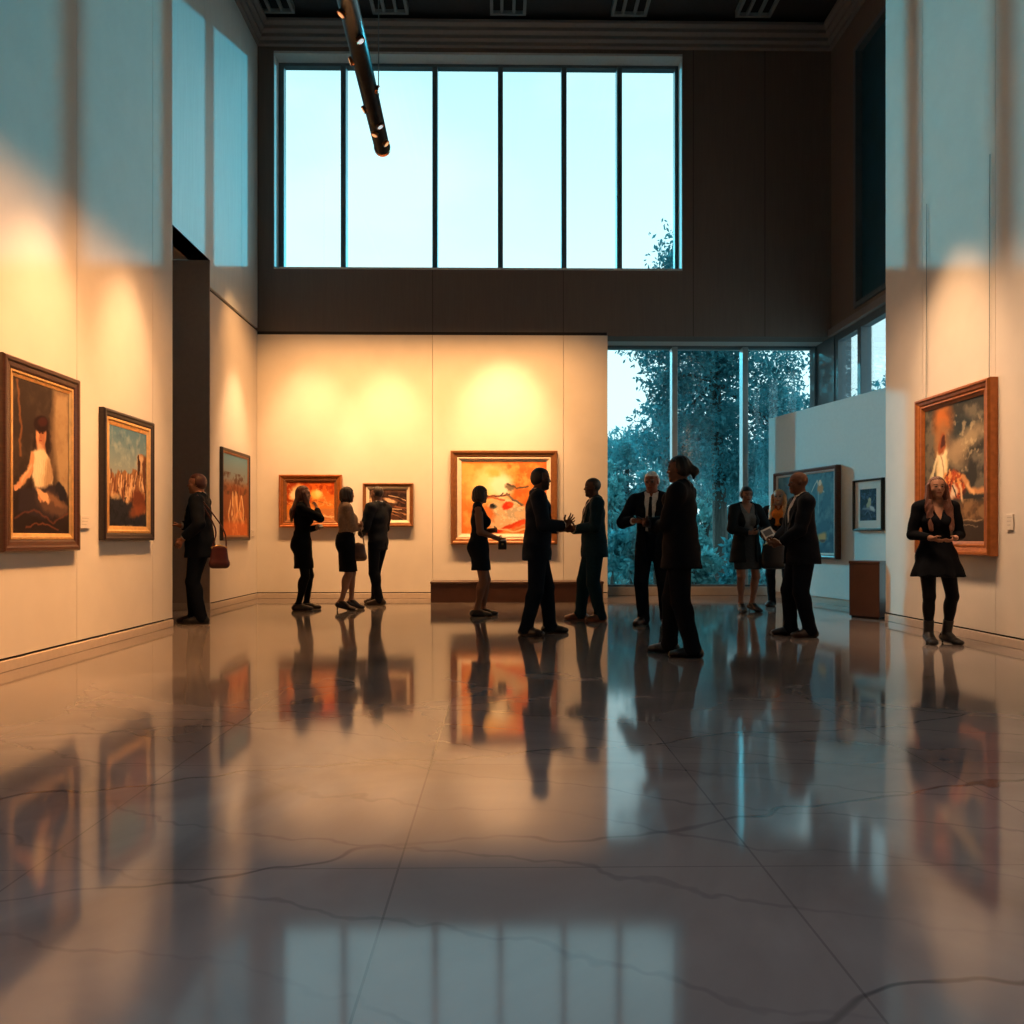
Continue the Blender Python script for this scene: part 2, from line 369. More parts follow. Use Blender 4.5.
# hanging tube lamp
M['tube'] = mat('gunmetal', (.035, .04, .045), .35, metal=.8, var=.15); M['copper'] = mat('copper_rim', (.55, .18, .06), .3, metal=.9)
M['lens_w'] = emit_mat('warm_lens', (1, .5, .2), .7); M['lens_c'] = emit_mat('cool_lens', (.75, .93, 1), .6)
TA, TB = Vector((-1.13, 4.3, 5.22)), Vector((-1.275, 8.62, 5.22))
td = (TB - TA).normalized(); ts = Vector((td.y, -td.x, 0)); tl = (TB - TA).length
tb = empty('tube_lamp', TB, label='long dark metal tube lamp with small copper spot heads hanging by wires under the ceiling', cat='lamp')
kid(MB().tube([TA, TB], .082, 24).build('tube', M['tube'], tb, True), tb)
kid(MB().tube([TB - td * .03, TB + td * .012], .088, 24).build('end_cap', M['copper'], tb), tb)
for y_ in (4.9, 6.6, 8.28):
    q = TA + td * (y_ - TA.y); kid(MB().tube([q + Vector((0, 0, .08)), (q.x, q.y, H)], .006, 6).build('suspension_wire', M['slot'], tb), tb)
for y_, ang, cool in ((5.6, 205, 0), (5.95, 250, 0), (6.3, 235, 0), (6.62, 300, 1), (7.0, 200, 0), (7.45, 345, 1), (7.75, 215, 0), (8.0, 300, 1), (8.15, 255, 0), (8.38, 315, 0)):
    q = TA + td * (y_ - TA.y); n_ = ts * math.cos(R(ang)) + Vector((0, 0, 1)) * math.sin(R(ang))
    hd = kid(MB().tube([q + n_ * .05, q + n_ * .105], [.034, .038], 14).build('spot_head', M['copper'], tb, True), tb)
    ln = MB().tube([q + n_ * .100, q + n_ * .108], .026, 14).build('lens', M['lens_c' if cool else 'lens_w'], hd)
# ================================================================== PAINTINGS (colours painted point by point onto a fine canvas mesh)
def vnoise(w, h, cell, seed):
    """soft cloudy noise, about 0..1"""
    rg = np.random.default_rng(seed); fy, fx = np.fft.fftfreq(2*h)[:, None], np.fft.rfftfreq(2*w)[None, :]
    n = np.fft.irfft2(np.fft.rfft2(rg.normal(size=(2*h, 2*w))) / (1 + (np.hypot(fx, fy) * cell * 1.6) ** 2) ** 1.05, s=(2*h, 2*w))[:h, :w]
    return np.clip((n - n.mean()) / n.std() * .17 + .5, 0, 1)
def lin(c): c = np.asarray(c, float) / 255.0; return np.where(c <= .04045, c / 12.92, ((c + .055) / 1.055) ** 2.4)
class Canvas:
    def __init__(s, w, h, n=170):
        s.asp = w / h; s.nh = n; s.nw = max(8, int(n * s.asp)); s.w, s.h = w, h
        s.x, s.y = np.meshgrid(np.linspace(0, s.asp, s.nw), np.linspace(0, 1, s.nh)); s.img = np.zeros((s.nh, s.nw, 3))
        s.seed = 1
        s.wx = (vnoise(s.nw, s.nh, 22, 91) - .5) * .05; s.wy = (vnoise(s.nw, s.nh, 22, 92) - .5) * .05
    def put(s, m, col): m = np.clip(m, 0, 1)[..., None]; s.img = s.img * (1 - m) + np.asarray(col, float) * m; return s
    def fill(s, top, bot):
        s.img = np.asarray(top, float) * (1 - s.y[..., None]) + np.asarray(bot, float) * s.y[..., None]; return s
    def cloud(s, col, cell=30, lo=.45, hi=.7, a=1.0, mask=None):
        s.seed += 1; n = vnoise(s.nw, s.nh, cell, s.seed); m = np.clip((n - lo) / (hi - lo), 0, 1) * a
        return s.put(m if mask is None else m * mask, col)
    def e_mask(s, cx, cy, rx, ry, rot=0, soft=.15, warp=1.0):
        X, Y = s.x + s.wx * warp - cx * s.asp, s.y + s.wy * warp - cy; c, q = math.cos(R(rot)), math.sin(R(rot))
        d = np.sqrt(((X*c + Y*q) / rx) ** 2 + ((-X*q + Y*c) / ry) ** 2); return np.clip((1 + soft/2 - d) / soft, 0, 1)
    def ell(s, cx, cy, rx, ry, col, rot=0, soft=.25, a=1.0, warp=1.0): return s.put(s.e_mask(cx, cy, rx, ry, rot, soft, warp) * a, col)
    def line(s, pts, w, col, soft=.4, a=1.0, warp=.6):
        d = np.full(s.x.shape, 9.0); X, Y = s.x + s.wx * warp, s.y + s.wy * warp
        for (x0, y0), (x1, y1) in zip(pts[:-1], pts[1:]):
            x0 *= s.asp; x1 *= s.asp; bx, by = x1 - x0, y1 - y0
            t = np.clip(((X-x0)*bx + (Y-y0)*by) / (bx*bx + by*by + 1e-9), 0, 1)
            d = np.minimum(d, np.hypot(X - x0 - t*bx, Y - y0 - t*by))
        return s.put(np.clip((w - d) / (w * soft) , 0, 1) * a, col)
    def poly(s, pts, col, soft=.01, a=1.0, warp=.6):
        X, Y = s.x + s.wx * warp, s.y + s.wy * warp; ins = np.zeros(X.shape, bool); d = np.full(X.shape, 9.0)
        P = [(x * s.asp, y) for x, y in pts]
        for (x0, y0), (x1, y1) in zip(P, P[1:] + P[:1]):
            ins ^= ((y0 > Y) != (y1 > Y)) & (X < (x1 - x0) * (Y - y0) / (y1 - y0 + 1e-12) + x0)
            bx, by = x1 - x0, y1 - y0; t = np.clip(((X-x0)*bx + (Y-y0)*by) / (bx*bx + by*by + 1e-9), 0, 1)
            d = np.minimum(d, np.hypot(X - x0 - t*bx, Y - y0 - t*by))
        return s.put(np.clip(.5 + np.where(ins, d, -d) / soft, 0, 1) * a, col)
    def mesh(s, parent, y, m):
        X = (s.x / s.asp - .5) * s.w; Z = (.5 - s.y) * s.h
        v = np.stack([X, np.full_like(X, y), Z], -1).reshape(-1, 3); i = np.arange(s.nh * s.nw).reshape(s.nh, s.nw)
        f = np.stack([i[1:, :-1], i[1:, 1:], i[:-1, 1:], i[:-1, :-1]], -1).reshape(-1, 4)
        return mesh_obj('canvas', v, f, m, parent, colors=lin(s.img.reshape(-1, 3)))

def frame_mesh(name, w, h, prof, m, parent, **kw):
    """a mitred moulding: prof = (inset from the outer edge, depth towards the viewer)"""
    vs, fs = [], []
    for ins, dep in prof:
        a, b = w / 2 - ins, h / 2 - ins
        vs += [(-a, -dep, -b), (a, -dep, -b), (a, -dep, b), (-a, -dep, b)]
    for k in range(len(prof) - 1):
        for j in range(4): fs.append((k*4+j, k*4+(j+1) % 4, k*4+4+(j+1) % 4, k*4+4+j))
    return mesh_obj(name, vs, fs, m, parent, **kw)
PM = paint_mat('oil_paint', .65, .15)
WOOD = lambda n, c, r=.35: mat(n, c, r, var=.25, scale=14, stretch=(1, 1, 6), bump=.03)
F = dict(walnut=WOOD('walnut_frame', (.085, .032, .016)), black_brown=WOOD('black_brown_frame', (.022, .012, .010)), copper=WOOD('copper_brown_frame', (.060, .021, .010), .3),
         gold=mat('old_gold', (.78, .45, .16), .32, metal=.65, var=.15), cream=mat('cream_slip', (.80, .66, .48), .45, var=.05), orange=mat('orange_gilt', (.40, .125, .028), .32, metal=.35, var=.18),
         red_wood=WOOD('red_wood_frame', (.16, .055, .035)), black=mat('black_lacquer', (.010, .010, .012), .3), mount=mat('white_mount', (.72, .70, .66), .8, var=.02), honey=mat('honey_gilt', (.27, .105, .035), .35, metal=.3, var=.15))
def painting(loc, rz, w, h, depth, fw, fm, lw, lm, cv_fn, label, group=None, step=0.0, mount=0.0, wires=0.0, n=210, bottom=None):
    t = empty('painting', loc, rz, label=label, cat='painting', group=group)
    frame_mesh('frame', w, h, [(0, 0), (0, depth*.75), (.012, depth), (fw*.35, depth), (fw*.5, depth*.86), (fw*.8, depth*.80), (fw, depth*.66)], F[fm], t)
    i = fw
    if lw:
        frame_mesh('liner', w - 2*i, h - 2*i, [(0, depth*.66), (.0, depth*.74), (lw*.3, depth*.74), (lw*.5, depth*.62), (lw, depth*.5)], F[lm], t); i += lw
    if mount:
        frame_mesh('mount', w - 2*i, h - 2*i, [(0, depth*.5), (mount, depth*.5), (mount + .004, depth*.45)], F['mount'], t); i += mount + .003
    cv = Canvas(w - 2*i, h - 2*i, n); cv_fn(cv); cv.mesh(t, -depth * .46, PM)
    MB().box(-w/2 + .01, w/2 - .01, -depth*.2, -.001, -h/2 + .01, h/2 - .01).build('backing', F['black'], t)
    if wires:
        for s in (-1, 1): MB().tube([(s*w*.42, -.02, h/2 - .02), (s*w*.42, -.012, h/2 + wires)], .004, 6).build('hanging_wire', M['slot'], t)
    return t

def art_sitter(c):                      # seated figure in a pale shirt against a dark room
    c.fill((58, 46, 38), (44, 30, 24)); c.cloud((92, 74, 58), 40, .4, .8, .6)
    c.poly([(.72, .0), (1.02, .0), (1.02, .75), (.80, .70), (.68, .35)], (168, 140, 104), .08)
    c.cloud((130, 100, 74), 26, .45, .8, .35, c.e_mask(.86, .3, .16, .35)); c.line([(.07, .02), (.14, .3), (.12, .5)], .018, (150, 96, 54), .8, .7)
    c.poly([(.0, .78), (.3, .66), (.72, .68), (1, .74), (1, 1), (0, 1)], (36, 24, 22), .04)
    c.ell(.50, .41, .10, .16, (38, 22, 18))
    c.line([(.46, .36), (.49, .44)], .06, (176, 112, 74)); c.ell(.475, .335, .062, .085, (214, 150, 106), 0, .25, 1, .2); c.ell(.50, .35, .04, .075, (150, 88, 58), 0, .6, .7)
    c.ell(.478, .262, .086, .058, (36, 17, 15), -8, .25, 1, .2); c.ell(.50, .245, .055, .03, (64, 28, 22), -12, .5, 1, .2)
    c.ell(.448, .322, .015, .008, (60, 30, 24), 0, .3, 1, .2); c.ell(.503, .322, .014, .008, (60, 30, 24), 0, .3, 1, .2); c.line([(.474, .325), (.468, .352), (.482, .355)], .006, (150, 84, 56), .8, .8, .2); c.line([(.46, .375), (.49, .376)], .006, (140, 50, 42))
    c.poly([(.34, .47), (.44, .43), (.52, .43), (.66, .50), (.70, .66), (.66, .72), (.38, .72), (.32, .60)], (226, 200, 158), .02)
    for k in range(9): c.line([(.38 + .035*k, .47 + .01*k), (.36 + .036*k, .70)], .006, (176, 142, 104), .9, .55)
    c.ell(.42, .55, .05, .14, (244, 222, 184), 12, .8, .6); c.ell(.62, .60, .05, .12, (150, 112, 78), 10, .8, .6)
    c.line([(.33, .49), (.27, .60), (.10, .68)], .034, (206, 148, 104)); c.line([(.30, .55), (.14, .66)], .014, (236, 184, 140), .9, .8); c.ell(.07, .69, .035, .02, (214, 154, 112), -20)
    c.poly([(.12, .72), (.4, .70), (.68, .66), (.96, .76), (.98, .88), (.5, .90), (.08, .86)], (46, 36, 40), .03)
    c.ell(.70, .80, .20, .075, (92, 66, 54), 12, .5); c.ell(.72, .77, .15, .03, (140, 100, 72), 14, .8, .7); c.ell(.86, .70, .08, .05, (30, 26, 34), 30)
    c.ell(.50, .745, .085, .035, (222, 170, 124), 28); c.ell(.45, .775, .03, .02, (198, 140, 98), 40)
    c.line([(.02, .90), (.35, .84), (.7, .92), (1, .86)], .012, (110, 62, 42), .8, .7); c.line([(.2, .97), (.5, .93), (.8, .97)], .010, (150, 84, 50), .8, .6);
def art_cliffs(c):                      # pale cliffs under a blue sky
    c.fill((86, 126, 148), (214, 196, 164)); c.cloud((190, 196, 186), 30, .5, .9, .45, (c.y < .4) * 1.0); c.cloud((58, 92, 120), 26, .5, .9, .4, (c.y < .2) * 1.0)
    c.poly([(0, .50), (.08, .46), (.14, .52), (.22, .44), (.30, .47), (.40, .42), (.50, .47), (.62, .40), (.74, .42), (.76, .26), (.86, .22), (1, .25), (1, 1), (0, 1)], (150, 104, 68), .015)
    rg = np.random.default_rng(5)
    for k in range(120):
        x = rg.random(); y = .44 + rg.random() * .26; l = .06 + rg.random() * .14; cc = [(222, 178, 128), (112, 62, 40), (236, 200, 156), (80, 44, 32)][k % 4]
        c.line([(x, y), (x + .03 * rg.normal(), y + l)], .010 + .014 * rg.random(), cc, .8, .85)
    c.ell(.84, .33, .09, .09, (206, 170, 130), 0, .5); c.ell(.78, .36, .03, .10, (58, 32, 24)); c.ell(.95, .40, .05, .15, (96, 60, 44), 0, .6)
    c.poly([(0, .72), (.25, .68), (.42, .78), (.60, .74), (.7, .88), (1, .86), (1, 1), (0, 1)], (34, 36, 46), .04); c.cloud((16, 18, 26), 14, .5, .7, .7, (c.y > .7) * 1.0)
    c.ell(.80, .74, .17, .12, (110, 56, 34), 20, .6); c.ell(.72, .84, .18, .06, (140, 74, 44), -14, .7, .8); c.ell(.15, .70, .10, .04, (220, 180, 130), 8, .8, .7)
def art_bathers(c):                     # warm figures on a beach
    c.fill((96, 138, 156), (196, 108, 56)); c.put(np.clip((c.y - .30) / .1, 0, 1) * .9, (140, 80, 46)); c.cloud((86, 56, 42), 18, .45, .7, .8, ((c.y > .22) & (c.y < .5)) * 1.0)
    rg = np.random.default_rng(9)
    for k in range(26):
        x = .22 + .6 * rg.random(); y = .46 + .12 * rg.random(); c.line([(x, y), (x + .05*rg.normal(), y + .18), (x + .06*rg.normal(), y + .34)], .018 + .02*rg.random(), [(228, 172, 112), (196, 124, 72), (244, 204, 150), (150, 84, 50)][k % 4], .8, .85)
    for x in (.3, .44, .58, .72): c.ell(x, .44 + .05*math.sin(9*x), .035, .04, (120, 66, 40), 0, .5)
    c.put(np.clip((c.y - .80) / .06, 0, 1) * .85, (208, 112, 60)); c.cloud((232, 148, 88), 20, .5, .8, .6, (c.y > .7) * 1.0)
def art_sunset(c):                      # orange hills and clouds
    c.fill((208, 92, 26), (226, 142, 66)); c.cloud((150, 48, 14), 30, .45, .7, .8, (c.y < .6) * 1.0)
    c.ell(.22, .28, .17, .22, (236, 196, 140), 20, .6); c.ell(.16, .34, .10, .12, (252, 226, 180), 0, .7); c.ell(.30, .24, .08, .06, (120, 62, 40), 30, .7, .7)
    c.ell(.62, .34, .16, .12, (250, 196, 96), 0, .6); c.ell(.66, .30, .09, .08, (255, 222, 140), 0, .8)
    c.poly([(0, .66), (.2, .52), (.42, .56), (.62, .44), (.82, .54), (1, .46), (1, .8), (0, .84)], (216, 128, 52), .03); c.line([(.35, .6), (.6, .48), (.9, .6)], .02, (160, 76, 30), .8, .7)
    c.poly([(0, .82), (.5, .72), (1, .70), (1, 1), (0, 1)], (196, 122, 70), .04); c.ell(.48, .9, .06, .05, (60, 30, 26)); c.line([(.3, .95), (.6, .88), (1, .92)], .03, (244, 214, 170), .9, .8); c.cloud((255, 216, 150), 14, .6, .8, .4)
def art_rocks(c):                       # broken rocks and foam
    c.fill((70, 48, 42), (86, 56, 44)); c.cloud((38, 28, 32), 20, .45, .65, .8); rg = np.random.default_rng(3)
    for k in range(30):
        x, y = rg.random(), .15 + .8*rg.random(); c.line([(x - .22, y - .05), (x, y), (x + .24, y + .12 + .05*rg.normal())], .010 + .02*rg.random(), [(206, 156, 112), (120, 76, 56), (238, 206, 168), (48, 32, 32), (160, 104, 72)][k % 5], .8, .85)
    c.ell(.14, .3, .14, .32, (236, 196, 150), 12, .7, .9); c.ell(.55, .36, .22, .06, (230, 190, 150), 18, .6); c.put(np.clip((.12 - c.y) / .1, 0, 1) * .6, (150, 110, 80))
def art_abstract(c):                    # big warm abstract with a pale burst and two grey strokes
    c.fill((232, 138, 62), (222, 126, 58)); c.cloud((244, 176, 96), 46, .4, .7, .8); c.cloud((214, 98, 40), 34, .52, .75, .7, (c.x > .6) * 1.0)
    c.ell(.26, .34, .22, .26, (246, 206, 128), 20, .9, .9); c.ell(.38, .30, .22, .22, (250, 224, 160), 0, .9); c.ell(.46, .34, .15, .15, (255, 246, 216), 0, .8); c.ell(.38, .16, .10, .06, (240, 180, 90), 10, .8, .8)
    c.poly([(.28, .78), (.36, .54), (.56, .55), (.82, .68), (.90, .80), (.62, .92), (.36, .96)], (226, 190, 146), .06); c.cloud((190, 176, 150), 18, .5, .7, .7, c.e_mask(.56, .74, .26, .16, 8)); c.cloud((244, 222, 186), 14, .55, .7, .8, c.e_mask(.52, .7, .3, .2, 8))
    c.ell(.54, .61, .085, .055, (228, 58, 30), -12, .4); c.ell(.58, .60, .04, .03, (246, 92, 44), 0, .6); c.ell(.37, .63, .05, .035, (84, 92, 88), -8, .6); c.ell(.36, .62, .025, .02, (30, 34, 40), 0, .6)
    c.line([(.42, .98), (.56, .90), (.76, .82), (.96, .70)], .034, (222, 66, 28), .5); c.line([(.60, .92), (.82, .78)], .03, (240, 96, 44), .7, .8); c.line([(.40, .92), (.62, .98), (.9, .86)], .02, (250, 214, 160), .8, .9); c.ell(.32, .72, .07, .12, (214, 116, 56), -30, .7, .9)
    c.line([(.28, .485), (.46, .47), (.56, .455)], .016, (120, 62, 46), .6); c.line([(.26, .50), (.42, .505), (.5, .53)], .020, (196, 110, 72), .6); c.line([(.44, .47), (.49, .43)], .013, (92, 70, 62), .6)
    c.line([(.53, .44), (.60, .52), (.72, .60)], .020, (128, 108, 92), .6); c.line([(.60, .53), (.71, .61)], .014, (104, 82, 72), .7); c.ell(.575, .355, .07, .035, (120, 106, 84), 14, .7, .9); c.line([(.54, .31), (.64, .37), (.78, .345)], .016, (96, 78, 64), .7); c.line([(.62, .37), (.72, .42)], .008, (190, 110, 60), .7)
    c.put(np.clip((c.x / c.asp - .94) / .05, 0, 1) * .7, (214, 96, 40)); c.put(np.clip((.04 - c.y) / .03, 0, 1) * .5, (190, 90, 40))
def art_vision(c):                      # lit figure among storm clouds
    c.fill((62, 62, 58), (52, 50, 46)); c.cloud((120, 112, 96), 34, .45, .72, .9, (c.y < .66) * 1.0); c.ell(.66, .20, .16, .10, (52, 60, 62), 20, .8); c.ell(.70, .30, .24, .07, (196, 170, 130), -20, .9, .8); c.ell(.52, .36, .16, .10, (176, 150, 116), 30, .9, .8); c.cloud((214, 192, 150), 16, .58, .75, .6, c.e_mask(.62, .28, .3, .22))
    c.ell(.32, .10, .12, .12, (208, 110, 44), 0, 1.0, .85); c.ell(.30, .22, .08, .14, (224, 134, 60), 10, .9, .8); c.ell(.36, .22, .12, .10, (120, 100, 80), 0, .9, .5)
    c.line([(.26, .36), (.16, .44), (.06, .56)], .018, (214, 196, 150), .8); c.line([(.22, .38), (.14, .50), (.14, .62)], .016, (236, 220, 176), .8)
    c.poly([(.24, .34), (.38, .33), (.42, .44), (.40, .58), (.20, .60), (.20, .46)], (240, 210, 150), .03); c.ell(.31, .42, .05, .13, (255, 238, 190), 4, .8); c.line([(.30, .36), (.36, .56)], .012, (176, 124, 74), .8, .6); c.ell(.31, .27, .045, .07, (170, 90, 46), 12, .4); c.ell(.33, .255, .035, .04, (84, 42, 26), 12, .5)
    c.poly([(.36, .52), (.52, .48), (.68, .54), (.70, .62), (.60, .70), (.38, .68)], (196, 86, 40), .03); c.cloud((240, 170, 96), 10, .52, .66, .9, c.e_mask(.52, .57, .16, .09, 12)); c.cloud((90, 36, 26), 8, .56, .68, .8, c.e_mask(.52, .58, .16, .10, 12))
    c.line([(.66, .54), (.78, .64), (.98, .66)], .034, (214, 150, 96), .6); c.line([(.72, .60), (.84, .66)], .02, (240, 190, 130), .7); c.line([(.62, .60), (.66, .74)], .02, (236, 200, 150), .7); c.ell(.52, .64, .04, .05, (238, 214, 184), 0, .6); c.line([(.50, .60), (.56, .68)], .01, (40, 24, 20), .7)
    c.put(np.clip((c.y - .70) / .04, 0, 1), (104, 78, 54)); c.cloud((160, 122, 82), 24, .45, .7, .8, (c.y > .70) * 1.0); c.put(np.clip((c.y - .84) / .03, 0, 1) * .9, (58, 48, 40)); c.line([(.5, .86), (.98, .85)], .008, (190, 160, 120), .8, .8); c.line([(.6, .89), (.9, .90)], .006, (170, 150, 120), .8, .7)
def art_blue_figures(c):                # blue field with two small pale figures
    c.fill((74, 124, 142), (62, 104, 128)); c.cloud((104, 148, 160), 30, .4, .7, .7); c.cloud((48, 84, 110), 22, .5, .75, .6); c.ell(.22, .42, .16, .24, (92, 66, 56), 0, .9, .7)
    c.line([(.62, .24), (.68, .14), (.72, .10)], .012, (196, 206, 200), .7, .9); c.line([(.72, .10), (.76, .2), (.83, .24)], .016, (206, 200, 186), .7); c.ell(.77, .20, .06, .07, (206, 150, 100), 10, .5); c.ell(.77, .13, .025, .025, (230, 206, 176)); c.line([(.74, .24), (.73, .5)], .012, (150, 180, 188), .8, .7)
    c.ell(.80, .80, .09, .06, (212, 168, 100), 0, .6); c.ell(.80, .84, .06, .02, (110, 84, 70), 0, .6); c.put(np.clip((c.y - .88) / .05, 0, 1) * .6, (58, 92, 116))
def art_print(c):                       # dark blue print with a pale figure
    c.fill((26, 34, 58), (40, 48, 70)); c.cloud((70, 84, 110), 16, .5, .7, .9); c.cloud((14, 18, 30), 18, .5, .7, .8); c.ell(.52, .46, .10, .16, (176, 170, 140), 14, .5); c.ell(.40, .40, .05, .10, (20, 22, 34), 20); c.ell(.60, .34, .05, .05, (196, 186, 150)); c.line([(.2, .62), (.5, .62), (.86, .70)], .05, (150, 150, 156), .7, .8); c.ell(.74, .62, .14, .06, (196, 196, 200), 30, .6); c.line([(.3, .8), (.5, .68), (.7, .9)], .03, (90, 96, 116), .7)

def wall_rect(f, l, r, t, b):
    """the four edges of a hanging, read through its two upright edges"""
    a0, a1, c0, c1 = f(l, t[0]), f(l, b[0]), f(r, t[1]), f(r, b[1]); zt = (a0.z + c0.z) / 2; zb = (a1.z + c1.z) / 2
    p = (a0 + c0) / 2; return Vector((p.x, p.y, (zt + zb) / 2)), (Vector((c0.x, c0.y)) - Vector((a0.x, a0.y))).length, zt - zb
def hang_x(X, face, rz, *a, **k):
    p, w, h = wall_rect(lambda px, py: at_x(px, py, face), a[0], a[1], a[2], a[3]); p.x = X; return p, rz, w, h
def hang_back(l, r, t, b):
    p, w, h = wall_rect(lambda px, py: at_y(px, py, YB - .12), l, r, t, b); p.y = YB - .041; return p, 0, w, h
A = []                                   # hung pictures: place and size, for the lamps
def H_(args, *r, **k):
    A.append(args); return painting(*args, *r, **k)
GP = 'framed paintings on the gallery walls'
H_(hang_x(XL + .001, XL + .055, PI/2, 4.5, 81, (355, 378), (553, 550)), .055, .10, 'copper', .05, 'gold', art_sitter, 'large seated figure painting in copper brown frame on left wall', GP)
H_(hang_x(XL + .001, XL + .06, PI/2, 105, 155, (408, 422), (541, 540)), .06, .075, 'black_brown', .07, 'gold', art_cliffs, 'pale cliffs painting in deep dark frame on left wall', GP)
H_(hang_x(XLF + .001, XLF + .05, PI/2, 223, 250.5, (447, 455), (541, 540)), .05, .05, 'black_brown', .03, 'honey', art_bathers, 'painting of pale bathers in thin dark frame, past the corridor opening', GP)
H_(hang_back(278.5, 341.5, (474.5, 474.5), (527.5, 527.5)), .09, .08, 'orange', .05, 'honey', art_sunset, 'orange landscape painting in gilt frame, leftmost on the back wall', GP, n=130)
H_(hang_back(362.5, 413, (483, 483), (526.5, 526.5)), .09, .06, 'honey', .05, 'cream', art_rocks, 'small brown rock painting in honey frame behind man in slim suit', GP, n=120)
H_(hang_back(450.5, 557.5, (450, 451), (544.5, 544.5)), .11, .115, 'honey', .07, 'cream', art_abstract, 'large orange abstract painting with red patches on back wall', GP, n=200)
H_(hang_x(XR - .001, XR - .10, -PI/2, 914, 988, (399, 379), (553, 557)), .10, .09, 'orange', .055, 'orange', art_vision, 'tall storm cloud painting in wide orange gilt frame on right wall', GP, wires=2.2, n=200)
def on_part_face(l, r, t, b, depth):
    s0, za = on_partition(l, t[0]); _, zb = on_partition(l, b[0]); s1, zc = on_partition(r, t[1]); _, zd = on_partition(r, b[1])
    q = prt((s0 + s1) / 2, .001); return Vector((q.x, q.y, (za + zb + zc + zd) / 4)), math.atan2(pn.x, -pn.y), abs(s1 - s0), (za + zc) / 2 - (zb + zd) / 2
H_(on_part_face(778, 841, (474, 464), (556, 560), .1), .10, .06, 'red_wood', .03, 'mount', art_blue_figures, 'wide blue painting in reddish frame on low partition behind bald man', GP, n=140)
H_(on_part_face(855.5, 885, (481, 477), (530, 531), .06), .06, .03, 'black', 0, None, art_print, 'small dark print with white mount in thin black frame on the low partition', GP, mount=.11, n=120)
# small text plates beside pictures (the photograph shows them blank)
M['plate'] = mat('label_plate', (.70, .64, .57), .6, var=.02); M['plate_line'] = mat('label_plate_print', (.52, .47, .42), .6)
def plate(loc, rz, w, h, label):
    t = empty('wall_plate', loc, rz, label=label, cat='label plate', group='label plates beside pictures')
    MB().box(-w/2, w/2, -.012, 0, -h/2, h/2, .002).build('plate', M['plate'], t)
    m = MB()
    for k in range(3): m.box(-w*.36, w*(.36 - .12*k), -.0135, -.0121, h*(.26 - .24*k), h*(.32 - .24*k))
    m.build('print_lines', M['plate_line'], t)
q = at_x(84, 522, XL); plate(Vector((XL + .001, q.y, q.z)), PI/2, .16, .12, 'cream label plate on left wall between the seated figure and cliffs paintings')
q = at_x(252.5, 533, XLF); plate(Vector((XLF + .001, min(q.y, 13.5), q.z)), PI/2, .14, .10, 'small cream label plate on far left wall near the corner')
q = at_x(1011, 522, XR); plate(Vector((XR - .001, q.y, q.z)), -PI/2, .10, .15, 'small cream label plate on right wall beside the storm clouds painting')
